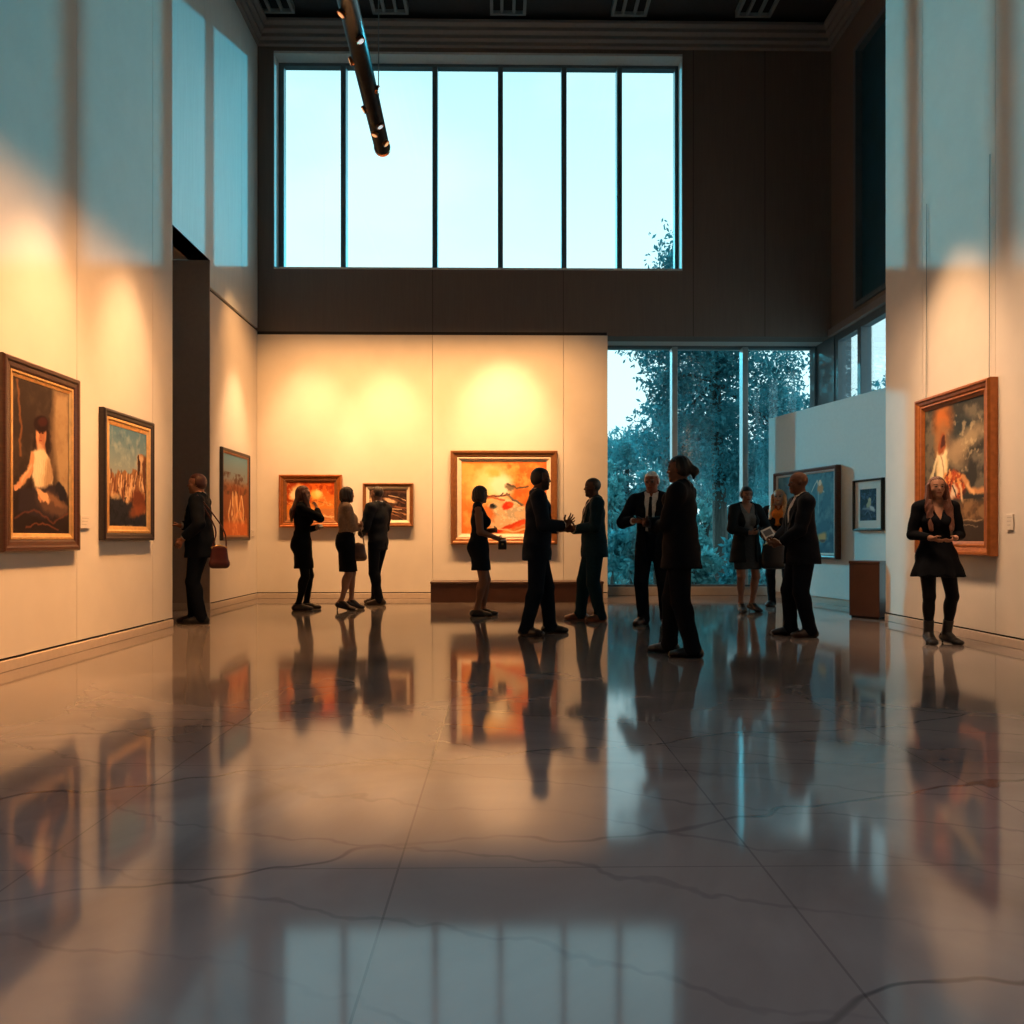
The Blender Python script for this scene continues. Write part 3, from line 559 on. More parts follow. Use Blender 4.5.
# ================================================================== PEOPLE: distance fields on a grid -> one continuous surface each
# local axes of a person: x = their left, y = behind them (they face -y), z = up
def V(l, f, u): return np.array([l, -f, u], float)
def unit(v): return v / (np.linalg.norm(v) + 1e-9)
class Vol:
    def __init__(s, lo, hi, vox):
        s.lo = np.array(lo, float) - 2*vox; s.vox = vox; s.n = np.maximum(4, ((np.array(hi) - s.lo) / vox + 3).astype(int))
        s.D = np.full(s.n, 1.0, np.float32); s.ax = [(s.lo[i] + vox * np.arange(s.n[i])).astype(np.float32) for i in range(3)]
    def sub(s, lo, hi):
        a = np.clip(((np.array(lo) - s.lo) / s.vox).astype(int), 0, s.n); b = np.clip(((np.array(hi) - s.lo) / s.vox).astype(int) + 2, 0, s.n)
        sl = tuple(slice(a[i], b[i]) for i in range(3)); g = (s.ax[0][sl[0]][:, None, None], s.ax[1][sl[1]][None, :, None], s.ax[2][sl[2]][None, None, :])
        return sl, g
    def add(s, prim, k=.02, inf=0.0, clip=None):
        lo, hi, fn = prim; pad = k + inf + 3*s.vox
        sl, g = s.sub(lo - pad, hi + pad)
        if min(x.stop - x.start for x in sl) <= 0: return s
        d = fn(*g) - inf
        if clip is not None: d = np.maximum(d, clip(*g))
        o = s.D[sl]; h = np.clip(.5 + .5*(o - d)/max(k, 1e-5), 0, 1); s.D[sl] = o*(1-h) + d*h - k*h*(1-h); return s
    def cut(s, fn): s.D = np.maximum(s.D, fn(s.ax[0][:, None, None], s.ax[1][None, :, None], s.ax[2][None, None, :])).astype(np.float32); return s
    def carve(s, prim):
        lo, hi, fn = prim; sl, g = s.sub(lo - 2*s.vox, hi + 2*s.vox); s.D[sl] = np.maximum(s.D[sl], -fn(*g)); return s
    def front(s, l, u):
        """how far forward the surface lies at (left, up)"""
        i, k = int(round((l - s.lo[0]) / s.vox)), int(round((u - s.lo[2]) / s.vox))
        col = np.where(s.D[np.clip(i, 0, s.n[0]-1), :, np.clip(k, 0, s.n[2]-1)] < 0)[0]
        return -s.ax[1][col[0]] if len(col) else 0.0
    def mesh(s):
        D = s.D; ins = D < 0; c = [slice(None, -1), slice(1, None)]
        n = sum(ins[c[i], c[j], c[k]].astype(np.int8) for i in (0, 1) for j in (0, 1) for k in (0, 1))
        cell = np.argwhere((n > 0) & (n < 8)); idx = np.full(np.array(D.shape) - 1, -1, np.int32); idx[tuple(cell.T)] = np.arange(len(cell))
        acc = np.zeros((len(cell), 3)); cnt = np.zeros(len(cell))
        for a in range(3):
            b, q = (a+1) % 3, (a+2) % 3
            for i in (0, 1):
                for j in (0, 1):
                    o = np.zeros(3, int); o[b] = i; o[q] = j; e = o.copy(); e[a] = 1
                    p0, p1 = D[tuple((cell + o).T)], D[tuple((cell + e).T)]; x = (p0 < 0) != (p1 < 0)
                    t = np.where(x, p0 / np.where(x, p0 - p1, 1), 0); pt = np.tile(o, (len(cell), 1)).astype(float); pt[:, a] = t
                    acc[x] += pt[x]; cnt[x] += 1
        v = (cell + acc / cnt[:, None]) * s.vox + s.lo
        fs = []
        for a in range(3):
            b, q = (a+1) % 3, (a+2) % 3; s0 = [slice(None)]*3; s1 = [slice(None)]*3; s0[a] = slice(None, -1); s1[a] = slice(1, None)
            i0, i1 = ins[tuple(s0)], ins[tuple(s1)]
            for flip, msk in ((0, i0 & ~i1), (1, ~i0 & i1)):
                e = np.argwhere(msk); e = e[(e[:, b] > 0) & (e[:, q] > 0)]
                db, dq = np.zeros(3, int), np.zeros(3, int); db[b] = 1; dq[q] = 1
                ok = (e[:, b] < idx.shape[b]) & (e[:, q] < idx.shape[q]); e = e[ok]
                quad = np.stack([idx[tuple((e - db - dq).T)], idx[tuple((e - dq).T)], idx[tuple(e.T)], idx[tuple((e - db).T)]], -1)
                fs.append(quad[:, ::-1] if flip else quad)
        f = np.concatenate(fs); return v, f[(f >= 0).all(1)]
def cap(a, b, r1, r2=None, flat=0):
    a, b = np.asarray(a, float), np.asarray(b, float); r2 = r1 if r2 is None else r2; ba = b - a; L2 = float(ba @ ba) + 1e-12; rm = max(r1, r2); u = ba / math.sqrt(L2)
    def fn(x, y, z):
        px, py, pz = x - a[0], y - a[1], z - a[2]; t = np.clip((px*ba[0] + py*ba[1] + pz*ba[2]) / L2, 0, 1)
        d = np.sqrt((px - t*ba[0])**2 + (py - t*ba[1])**2 + (pz - t*ba[2])**2) - (r1 + (r2 - r1)*t)
        if flat: d = np.maximum(d, (x - b[0])*u[0] + (y - b[1])*u[1] + (z - b[2])*u[2])
        return d
    return np.minimum(a, b) - rm, np.maximum(a, b) + rm, fn
def ecap(a, b, r1, r2, side, flat=0):
    """flattened capsule: r = (half width along side, half thickness)"""
    a, b = np.asarray(a, float), np.asarray(b, float); ba = b - a; L = float(np.linalg.norm(ba)) + 1e-9; w = ba / L
    s_ = unit(np.asarray(side, float) - w * float(np.dot(side, w))); t_ = np.cross(w, s_); rm = max(*r1, *r2)
    def fn(x, y, z):
        px, py, pz = x - a[0], y - a[1], z - a[2]; h = px*w[0] + py*w[1] + pz*w[2]; t = np.clip(h / L, 0, 1); over = h - t*L
        ru, rv = r1[0] + (r2[0] - r1[0])*t, r1[1] + (r2[1] - r1[1])*t; m = np.minimum(ru, rv)
        du, dv = (px*s_[0] + py*s_[1] + pz*s_[2]) / ru, (px*t_[0] + py*t_[1] + pz*t_[2]) / rv
        k0 = np.sqrt(du*du + dv*dv + (over/m)**2 + 1e-8); k1 = np.sqrt((du/ru)**2 + (dv/rv)**2 + (over/m/m)**2) + 1e-6
        d = np.maximum(k0*(k0 - 1)/k1, -m)
        if flat: d = np.maximum(d, np.maximum(h - L, -h - (m if flat == 1 else 0)))
        return d
    return np.minimum(a, b) - rm, np.maximum(a, b) + rm, fn
def ell(c, r, Rm=None):
    c, r = np.asarray(c, float), np.asarray(r, float); Rm = np.eye(3) if Rm is None else Rm; rm = r.max()
    def fn(x, y, z):
        p = (x - c[0], y - c[1], z - c[2]); q = [(p[0]*Rm[i, 0] + p[1]*Rm[i, 1] + p[2]*Rm[i, 2]) for i in range(3)]
        k0 = np.sqrt(sum((q[i]/r[i])**2 for i in range(3)) + 1e-8); k1 = np.sqrt(sum((q[i]/r[i]**2)**2 for i in range(3))) + 1e-6
        return np.maximum(k0*(k0 - 1)/k1, -r.min())
    return c - rm, c + rm, fn
def ik(S, W, l1, l2, pole):
    d = W - S; L = np.linalg.norm(d)
    if L > (l1 + l2)*.995: W = S + d/L*(l1 + l2)*.995; d = W - S; L = np.linalg.norm(d)
    a = (l1*l1 - l2*l2 + L*L) / (2*L); hgt = math.sqrt(max(l1*l1 - a*a, 0)); u = d/L
    p = unit(np.asarray(pole, float) - u*np.dot(pole, u)); return S + u*a + p*hgt, W

SKIN = {}
FABRIC = {}
def cloth(col, rough=.85, sheen=0.0):
    k = (tuple(col), rough)
    if k not in FABRIC: FABRIC[k] = mat('cloth_' + ['navy', 'charcoal', 'linen', 'wool', 'cotton', 'twill', 'knit', 'crepe'][len(FABRIC) % 8], col, rough, var=.15, scale=40, bump=.12, bscale=220, sheen=sheen, spec=.08)
    return FABRIC[k]
HAIRM = {}
def hairm(col):
    if col not in HAIRM: HAIRM[col] = mat('hair', col, .42, var=.35, scale=30, stretch=(5, 5, .5), bump=.25, bscale=60)
    return HAIRM[col]
BODY = paint_mat('skin', .6, .25, .05)

def person(p):
    h = p['h']; fem = p['sex'] == 'f'; heel = p.get('heel', 0.0); H0 = heel
    hh = h - heel; z = lambda f: H0 + hh*f
    lean, sway = p.get('lean', 0.0), p.get('sway', 0.0)
    def T(l, f, u):                                       # body point in fractions of the height, leaned above the pelvis
        k = max(0, u - .53); return V((l + sway*k)*hh, (f + lean*k)*hh, z(u))
    root = empty('person', (p['loc'].x, p['loc'].y, 0), R(p['face']), label=p['label'], cat='person')
    sw = .098 if fem else .112; hp = .052 if fem else .050; bk = p.get('bulk', 1.0)
    # ---- joints
    J = {}
    for s, n in ((1, 'L'), (-1, 'R')):
        J['hip'+n] = V(s*hp*hh, 0, z(.515)); fl, ff, yaw = p.get('foot'+n, (.065, 0, 8)); ank = V(s*fl*hh, ff*hh, z(.045))
        fd = V(s*math.sin(R(yaw)), math.cos(R(yaw)), 0); lift = p.get('lift'+n, 0.0); ank = ank + V(0, 0, lift)
        J['kn'+n], J['an'+n] = ik(J['hip'+n], ank, .247*hh, .232*hh, fd + V(s*.1, 0, 0)); J['fd'+n] = fd
        J['sh'+n] = T(s*sw, -.005, .812)
        a = p['arm'+n]; w = V(a['w'][0]*hh*1.0, a['w'][1]*hh, z(a['w'][2])); pole = V(*a['pole']) if 'pole' in a else V(s*.7, -.5, -.6)
        J['el'+n], J['wr'+n] = ik(J['sh'+n], w, .168*hh, .148*hh, pole)
        d = unit(V(*a['d'])) if 'd' in a else unit(J['wr'+n] - J['el'+n]); nn = V(*a['n']) if 'n' in a else V(-s, 0, 0)
        J['hd'+n] = d; J['hn'+n] = unit(nn - d*np.dot(nn, d)); J['curl'+n] = a.get('curl', .35); J['spread'+n] = a.get('spread', 0.0)
    neck = T(0, -.005, .845); HH = (.134 if not fem else .131)*hh
    yaw, pit = R(p.get('hyaw', 0)), R(p.get('hpitch', 0))
    f_ = V(math.sin(yaw)*math.cos(pit), math.cos(yaw)*math.cos(pit), math.sin(pit)); l_ = V(math.cos(yaw), -math.sin(yaw), 0); u_ = np.cross(l_, -f_) * 1.0
    if u_[2] < 0: u_ = -u_
    C = T(0, .012, 0.5)*0 + T(0, .014 , 1 - .5*HH/hh); Rm = np.stack([l_, f_, u_])
    hp_ = lambda l, f, u: C + (l_*l + f_*f + u_*u)*HH
    def hell(l, f, u, rl, rf, ru): return ell(hp_(l, f, u), np.array([rl, rf, ru])*HH, Rm)
    # ---- primitive sets
    TOR = []
    if fem:
        TOR += [ell(T(0, -.008, .525), np.array([.098, .072, .085])*hh*bk), ell(T(0, .0, .625), np.array([.073, .055, .10])*hh*bk), ell(T(0, .0, .735), np.array([.086, .060, .10])*hh)]
        TOR += [ell(T(s*.040, .045, .725), np.array([.042, .040, .042])*hh) for s in (1, -1)]
    else:
        TOR += [ell(T(0, -.004, .53), np.array([.092, .070, .085])*hh*bk), ell(T(0, .008*bk, .63), np.array([.086, .064, .11])*hh*bk), ell(T(0, .002, .735), np.array([.102, .070, .11])*hh)]
    TOR += [cap(T(-sw*.85, -.006, .805), T(sw*.85, -.006, .805), .038*hh), cap(T(-.03, -.012, .845), J['shR'] + V(0, 0, .012*hh), .030*hh, .022*hh), cap(T(.03, -.012, .845), J['shL'] + V(0, 0, .012*hh), .030*hh, .022*hh)]
    def ARM(n, r=(.033, .027, .025, .0165), cut=1.0):
        e, w = J['el'+n], J['el'+n] + (J['wr'+n] - J['el'+n])*cut
        return [cap(J['sh'+n], e, r[0]*hh, r[1]*hh), cap(e, w, r[2]*hh, r[3]*hh, flat=cut < 1)]
    def LEG(n, r=None):
        r = r or ((.049, .032, .030, .019) if fem else (.050, .034, .032, .021))
        k = J['kn'+n]; a = J['an'+n]; out = [cap(J['hip'+n], k, r[0]*hh, r[1]*hh), cap(k, a, r[2]*hh, r[3]*hh)]
        m = k + (a - k)*.30 - J['fd'+n]*.010*hh; out.append(ell(m, np.array([.033, .034, .075])*hh * (r[2]/.033))); return out
    def FOOT(n, inf=0.0):
        a = J['an'+n]; d = J['fd'+n]; g = a[2] - z(.045) + H0*0; base = a.copy(); base[2] = 0
        heelp = base - d*.028*hh + V(0, 0, H0 + .022*hh); ball = base + d*.072*hh + V(0, 0, .020*hh); toe = base + d*.104*hh + V(0, 0, .015*hh)
        if 'lift'+n in p:
            L = p['lift'+n]; heelp[2] += L*1.25; ball[2] += L*.25
        side = np.cross(d, V(0, 0, 1))
        return [cap(a + V(0, 0, .01*hh), heelp, .022*hh + inf, .020*hh + inf), ecap(heelp, ball, (.021*hh + inf, .018*hh + inf), (.028*hh + inf, .016*hh + inf), side), ecap(ball, toe, (.028*hh + inf, .016*hh + inf), (.019*hh + inf, .011*hh + inf), side), ecap(a, ball, (.022*hh + inf, .020*hh + inf), (.024*hh + inf, .013*hh + inf), side)], heelp, ball, toe
    pts = np.array([v for k, v in J.items() if k[:2] in ('hi', 'kn', 'an', 'sh', 'el', 'wr')]); pts = np.vstack([pts, C])
    lo, hi = pts.min(0) - .26, pts.max(0) + .26; lo[2] = -.01; hi[2] = h + .08
    # ---- body
    B = Vol(lo, hi, .0065)
    for q in TOR: B.add(q, .035)
    for n in 'LR':
        for q in ARM(n): B.add(q, .02)
        for q in LEG(n): B.add(q, .025)
        for q in FOOT(n)[0]: B.add(q, .012)
    B.add(cap(T(0, -.012, .82), hp_(0, -.06, -.22), (.030 if fem else .037)*hh, (.027 if fem else .033)*hh), .03)
    B.add(hell(0, -.05, .12, .325, .41, .38), .02); B.add(hell(0, .09, -.20, .25 if not fem else .235, .27, .30), .03)
    B.add(cap(hp_(0, .33, .04), hp_(0, .405, -.10), .026*HH, .045*HH), .012); B.add(cap(hp_(-.14, .30, .10), hp_(.14, .30, .10), .045*HH), .015)
    B.add(hell(0, .335, -.25, .10, .045, .032), .008); B.add(hell(0, .27, -.41, .10, .08, .07), .02)
    for s in (1, -1):
        B.carve(ell(hp_(s*.135, .415, .035), np.array([.085, .07, .05])*HH, Rm)); B.add(hell(s*.135, .295, .03, .065, .065, .055), .004)
        B.add(hell(s*.325, -.02, -.02, .035, .075, .115), .008); B.add(hell(s*.17, .22, -.10, .10, .09, .08), .02)
    for s, n in ((1, 'L'), (-1, 'R')):                   # hands: palm, four fingers, thumb
        w, d, nn = J['wr'+n], J['hd'+n], J['hn'+n]; sd = np.cross(d, nn)*(-1 if n == 'L' else 1); q = hh/1.75*(0.93 if fem else 1.0)
        pe = w + d*.082*q; B.add(ecap(w + d*.012*q, pe - d*.008*q, (.026*q, .015*q), (.037*q, .0125*q), sd), .012)
        c = J['curl'+n]; spr = J['spread'+n]
        for i, (o, L, r) in enumerate(((.030, .072, .0088), (.0105, .081, .009), (-.0095, .075, .0087), (-.0285, .058, .0078))):
            a_ = pe - d*.010*q + sd*o*q; ang = c*.7 + .07*i*c; dirv = unit(d*1.0 + sd*(o*spr*12))
            pos = a_
            for j, fr in enumerate((.46, .31, .23)):
                dv = dirv*math.cos(ang) + nn*math.sin(ang); nx = pos + dv*L*fr*q; B.add(cap(pos, nx, r*q*(1 - .08*j), r*q*(.92 - .1*j)), .003); pos = nx; ang += c*1.0 + .08
        tb0 = w + d*.022*q + sd*.022*q + nn*.004*q; t1 = tb0 + unit(d*.75 + sd*(.75 + spr*.4) + nn*.35*(1 + c))*.040*q; t2 = t1 + unit(d*1.0 + sd*(.15 + spr*.4) + nn*.45*(.5 + c))*.036*q
        B.add(cap(tb0, t1, .0135*q, .0105*q), .008); B.add(cap(t1, t2, .0105*q, .008*q), .003)
    B.cut(lambda x, y, zz: -zz + .001 + 0*x + 0*y)
    v, f = B.mesh()
    sk = np.array(p.get('skin', (.42, .22, .14))); col = np.tile(sk, (len(v), 1)); q = ((v - C) @ Rm.T) / HH
    def tint(m, c_, a=1.0): col[m] = col[m]*(1-a) + np.array(c_)*a
    fr = q[:, 1] > .12
    tint(fr & (((q[:, 0]/.12)**2 + ((q[:, 2]+.25)/.038)**2) < 1), sk*np.array([.75, .42, .42]))
    for s in (1, -1):
        tint(fr & ((((q[:, 0]-s*.135)/.075)**2 + ((q[:, 2]-.03)/.035)**2) < 1), (.17, .15, .14)); tint(fr & ((((q[:, 0]-s*.135)/.035)**2 + ((q[:, 2]-.03)/.036)**2) < 1), (.02, .012, .01))
        tint(fr & ((((q[:, 0]-s*.145)/.10)**2 + ((q[:, 2]-.125-.1*abs(0))/.022)**2) < 1), p.get('brow', (.03, .018, .012)), .8)
    if p.get('beard'): tint((q[:, 1] > -.02) & (q[:, 2] < -.12) & (q[:, 2] > -.56) & ~((np.abs(q[:, 0]) < .11) & (np.abs(q[:, 2] + .25) < .04)) & ((q[:, 1] < .40) | (q[:, 2] < -.17)) & (np.abs(q[:, 0]) < .34) & (q[:, 1] < .6), p['beard'], .8)
    mesh_obj('body', v, f, BODY, root, True, colors=col)
    def emit(name, vol, m, **kw):
        v, f = vol.mesh()
        if len(f): return mesh_obj(name, v, f, m, root, True, **kw)
    def small(name, prims, m, vox=.006, k=.01, after=None, parent=None, **kw):
        lo_ = np.min([a[0] for a in prims], 0) - .03; hi_ = np.max([a[1] for a in prims], 0) + .03; o = Vol(lo_, hi_, vox)
        for a in prims: o.add(a, k)
        if after: after(o)
        v, f = o.mesh(); return mesh_obj(name, v, f, m, parent or root, True, **kw) if len(f) else None
    VX = .0085; LOZ = lambda a, b: (np.array([lo[0], lo[1], a]), np.array([hi[0], hi[1], b]))
    front = lambda y: -(y)                                # y grows backwards
    chest_shift = lean*.2*hh
    # ---- shoes
    st = p.get('shoe', 'flat'); sc = p.get('shoe_col', (.012, .011, .012))
    for n in 'LR':
        prims, hl, bl, te = FOOT(n, .009); d = J['fd'+n]; side = np.cross(d, V(0, 0, 1)); a = J['an'+n]
        if st == 'boot': prims = prims + [cap(a, a + unit(J['kn'+n] - a)*.085*hh, .028*hh, .030*hh, flat=1)]
        if heel: prims = [x for i, x in enumerate(prims) if i] + [cap(hl + V(0, 0, -.01), V(hl[0], 0, 0)*0 + np.array([hl[0], hl[1], 0]) - d*.006, .014, .009)]
        if st in ('flat', 'pump'):
            tp = hl[2] + .030*hh
            aft = lambda o, tp=tp: o.cut(lambda x, y, zz: np.maximum(zz - tp, -zz + .0005) + 0*x + 0*y)
        else:
            if st == 'dress': prims = prims + [ecap(np.array([hl[0], hl[1], .008]), np.array([te[0], te[1], .008]), (.028*hh, .012), (.026*hh, .012), side)]
            tp = z(.075) if st == 'dress' else 9
            aft = lambda o, tp=tp: o.cut(lambda x, y, zz: np.maximum(zz - tp, -zz + .0005) + 0*x + 0*y)
        small('shoe', prims, mat_shoe(sc), .006, .008, aft)
    # ---- legs
    if p.get('tights'):
        o = Vol(*LOZ(0.0, z(.56)), VX)
        for n in 'LR':
            for q_ in LEG(n): o.add(q_, .02, .006)
            for q_ in FOOT(n)[0]: o.add(q_, .012, .004)
        o.add(TOR[0], .02, .004); o.cut(lambda x, y, zz: np.maximum(zz - z(.54), -zz + .002) + 0*x + 0*y); emit('tights', o, cloth(p['tights'], .55))
    if p.get('trousers'):
        o = Vol(*LOZ(0.0, z(.63)), VX); slim = p.get('slim', 1.0)
        for n in 'LR':
            k, a, hp2 = J['kn'+n], J['an'+n], J['hip'+n]; a2 = a + (a - k)*(.05 if not heel else .1); a2[2] = max(a2[2], .03)
            o.add(cap(hp2, k, .061*hh*bk*slim, .047*hh*slim), .03); o.add(cap(k, a2, .046*hh*slim, .039*hh*slim), .02); o.add(cap(a2, a2 + J['fd'+n]*.018*hh, .036*hh*slim, .034*hh*slim), .015)
            o.add(cap(k + J['fd'+n]*.018*hh, a2 + J['fd'+n]*.022*hh, .022*hh, .020*hh), .012)      # pressed crease
        for q_ in TOR[:2]: o.add(q_, .03, .012)
        for n in 'LR':
            for q_ in LEG(n): o.add(q_, .012, .011)
        rip = lambda x, y, zz: zz - z(.61) + 0*x + 0*y
        o.D += (.0025*np.sin(o.ax[2]*46 + 1.0)[None, None, :]*np.clip(1 - np.abs(o.ax[2] - z(.08))/.16, 0, 1)[None, None, :]).astype(np.float32)
        o.cut(rip); o.cut(lambda x, y, zz: -zz + .016 + 0*x + 0*y); emit('trousers', o, cloth(p['trousers']))
    if p.get('skirt'):
        c_, hem, flare = p['skirt']; o = Vol(*LOZ(z(hem) - .03, z(.66)), VX); cf = (J['knL'] + J['knR'])/2*.5
        o.add(ell(T(0, -.006, .55), np.array([.102, .078, .10])*hh), .03)
        o.add(ecap(T(0, -.004, .60), V(cf[0], -cf[1]*1.0, z(hem)), (.085*hh, .066*hh), (flare*hh, flare*.80*hh), V(1, 0, 0), flat=2), .03)
        for n in 'LR': o.add(cap(J['hip'+n], J['hip'+n] + (J['kn'+n] - J['hip'+n])*.98, .062*hh, .048*hh), .03)
        o.add(TOR[0], .02, .012); o.add(TOR[1], .02, .010)
        o.cut(lambda x, y, zz: np.maximum(zz - z(.635), z(hem) - zz) + 0*x + 0*y)
        emit('skirt', o, cloth(c_))
    # ---- upper clothes
    def torso_vol(inf, z0, z1, vox=VX):
        o = Vol(*LOZ(z0, z1), vox)
        for q_ in TOR: o.add(q_, .035, inf)
        return o
    vneck = lambda zb, slope, x0=0.0: (lambda x, y, zz: -np.maximum(np.maximum(np.abs(x - C[0]*0 - x0) - (zz - zb)*slope, y - .02*hh + chest_shift*0), zb - zz))
    fold = lambda o, amp=.004: o.__setattr__('D', (o.D + amp*np.sin(o.ax[2]*38 + 3*np.sin(o.ax[0]*9)[:, None, None]*1.0 + o.ax[1][None, :, None]*14)).astype(np.float32))
    if p.get('shirt'):
        o = torso_vol(.007, z(.54), z(.90)); zc = z(.845)
        o.add(cap(T(0, -.012, .835), T(0, -.002, .868), (.036 if fem else .044)*hh, (.033 if fem else .041)*hh, flat=1), .012)
        if p.get('cuffs', True):
            for n in 'LR': e, w = J['el'+n], J['wr'+n]; o.add(cap(e + (w - e)*.80, e + (w - e)*.97, .024*hh, .0215*hh, flat=1), .003)
        nk = T(0, .055, .85); o.cut(lambda x, y, zz: -np.maximum(np.maximum(np.abs(x - nk[0]) - (zz - z(.825))*.35, y - .0), z(.825) - zz))
        o.cut(lambda x, y, zz: z(.56) - zz + 0*x + 0*y); o.cut(lambda x, y, zz: np.maximum(np.minimum(y - .0, z(.838) - zz) + 0*x, np.minimum(y + 0*zz, np.sqrt((x - neck[0])**2 + (y - neck[1])**2) - .0465*hh))); emit('shirt', o, cloth(p['shirt'], .8)); SV = o
        if p.get('tie'):
            pr = []; zs = [.825, .78, .72, .66, .60]
            pp = [V(C[0]*0 + T(0, 0, u)[0], SV.front(T(0, 0, u)[0], z(u)) + .009, z(u)) for u in zs]
            pr.append(cap(pp[0] + V(0, .004, .004), pp[0] + V(0, .006, -.03), .018, .012))
            ws = (.016, .02, .025, .028, .026)
            for i in range(4): pr.append(ecap(pp[i], pp[i+1], (ws[i], .009), (ws[i+1], .009), V(1, 0, 0)))
            small('tie', pr, cloth(p['tie'], .5), .006, .006)
    if p.get('jacket'):
        jk = p['jacket']; hem = jk.get('hem', .455); zb = z(jk.get('button', .625)); o = torso_vol(.017, z(hem) - .04, z(.90))
        fl = jk.get('flare', .108)*bk
        for q_ in (ecap(T(0, .002, .64), V(0, -.002*hh, z(hem) - .02), (.098*hh*bk, .077*hh*bk), (fl*hh, fl*.82*hh), V(1, 0, 0)),): o.add(q_, .03)
        for s in (1, -1): o.add(cap(T(s*sw*.95, -.006, .812), T(s*sw*.6, -.006, .818), .040*hh, .040*hh), .02)
        if jk.get('open'):
            wd = jk['open']; o.cut(lambda x, y, zz: -np.maximum(np.abs(x) - wd*hh - np.maximum(zz - z(.72), 0)*.12, y + .005*hh) + 0*zz)
        else: o.cut(vneck(zb, .21)); o.cut(lambda x, y, zz: -np.maximum(np.maximum(np.abs(x) - (zb - zz)*.16, y), zz - zb + .06))
        for s in (1, -1):                                 # lapels
            l0, l1 = T(s*.045, .030, .848), T(s*.030, .0, .64); yb = SVf(o, l1, z(.64)); l1 = V(s*.035*hh + T(0, 0, .64)[0], yb, z(.64)); mid = V(s*.060*hh, SVf(o, V(s*.06*hh, 0, 0), z(.75)) + .002, z(.75))
            if not jk.get('open'):
                o.add(ecap(l0, mid, (.016*hh, .007), (.026*hh, .007), V(1, 0, 0)), .004); o.add(ecap(mid, l1, (.026*hh, .007), (.010*hh, .006), V(1, 0, 0)), .004)
        o.add(ecap(T(-.036, -.040, .852), T(.036, -.040, .852), (.014*hh, .012*hh), (.014*hh, .012*hh), V(0, 0, 1)), .02)
        vent = lambda x, y, zz: -np.maximum(np.maximum(np.abs(x) - .006, -(y - .02)), zz - z(.52)); o.cut(vent)
        o.cut(lambda x, y, zz: z(hem) - zz + 0*x + 0*y); o.cut(lambda x, y, zz: -(np.sqrt((x - neck[0])**2 + (y - neck[1] + .016*hh)**2) - .034*hh) - np.maximum(z(.83) - zz, 0)*9)
        for n in 'LR':
            e, w = J['el'+n], J['wr'+n]
            o.add(cap(J['sh'+n], e, .049*hh, .040*hh), .018); o.add(cap(e, e + (w - e)*.90, .040*hh, .031*hh, flat=1), .014)
        fold(o, .003); emit(jk.get('name', 'jacket'), o, cloth(jk['col'], .7))
        if not jk.get('open'):
            for u in (.60, .565): small('button', [ell(V(.0, SVf(o, V(0, 0, 0), z(u)) + .002, z(u)), np.array([.009, .005, .009]))], mat_shoe((.01, .01, .01)), .003, .002)
    if p.get('top'):                                      # knit top / cardigan with sleeves
        tp = p['top']; o = torso_vol(tp.get('inf', .012), z(tp['hem']) - .02, z(.88)); zb = z(tp.get('neck', .79))
        if tp['hem'] < .52: o.add(ecap(T(0, 0, .62), V(0, 0, z(tp['hem']) - .02), (.082*hh, .066*hh), (.105*hh, .085*hh), V(1, 0, 0)), .03)
        o.cut(lambda x, y, zz: z(tp['hem']) - zz + 0*x + 0*y); o.cut(vneck(zb, .6))
        o.cut(lambda x, y, zz: -(np.sqrt((x - neck[0])**2 + (y - neck[1])**2) - .036*hh) - np.maximum(z(.80) - zz, 0)*9)
        if tp.get('sleeve', 1) > 0:
            for n in 'LR':
                e, w = J['el'+n], J['wr'+n]; o.add(cap(J['sh'+n], e, .042*hh, .033*hh), .015); o.add(cap(e, e + (w - e)*.88, .033*hh, .024*hh, flat=1), .012)
        fold(o, .0035); emit(tp.get('name', 'top'), o, cloth(tp['col']))
    if p.get('dress'):
        d_ = p['dress']; hem = d_['hem']; o = torso_vol(.009, z(hem) - .03, z(.88)); cf = (J['knL'] + J['knR'])/2*.35; fl = d_['flare']
        o.add(ecap(T(0, 0, .63), V(cf[0], -cf[1], z(hem)), (.078*hh, .060*hh), (fl*hh, fl*.84*hh), V(1, 0, 0), flat=2), .04)
        o.add(ell(T(0, -.008, .53), np.array([.104, .080, .09])*hh), .03); o.add(TOR[0], .02, .012)
        for n in 'LR': o.add(cap(J['hip'+n], J['kn'+n], .058*hh, .044*hh), .03)
        if fl > .115:
            ang = np.arctan2(o.ax[1][None, :, None], o.ax[0][:, None, None]); amt = np.clip((z(.58) - o.ax[2]) / (z(.58) - z(hem)), 0, 1)[None, None, :]
            o.D = (o.D + .010*amt*np.sin(ang*11)).astype(np.float32)
        o.cut(lambda x, y, zz: z(hem) - zz + 0*x + 0*y); o.cut(vneck(z(d_.get('neck', .76)), d_.get('vs', .5)))
        o.cut(lambda x, y, zz: -(np.sqrt((x - neck[0])**2 + (y - neck[1])**2) - .040*hh) - np.maximum(z(.80) - zz, 0)*9)
        if d_.get('sleeve', 0) > 0:
            for n in 'LR':
                e, w = J['el'+n], J['wr'+n]; o.add(cap(J['sh'+n], e, .040*hh, .032*hh), .015); o.add(cap(e, e + (w - e)*.90, .031*hh, .023*hh, flat=1), .012)
        fold(o, .0025); emit('dress', o, cloth(d_['col']))
    if p.get('scarf'):
        small('scarf', [ecap(T(-.035, -.03, .835), T(.035, -.03, .835), (.03*hh, .022*hh), (.03*hh, .022*hh), V(0, 0, 1)), cap(T(-.05, .0, .835), T(-.02, .06, .78), .026*hh, .034*hh), cap(T(.05, .0, .835), T(.02, .06, .78), .026*hh, .034*hh), ecap(T(0, .066, .80), T(0, .074, .70), (.05*hh, .018*hh), (.035*hh, .014*hh), V(1, 0, 0))], cloth(p['scarf'], .7), .007, .02)
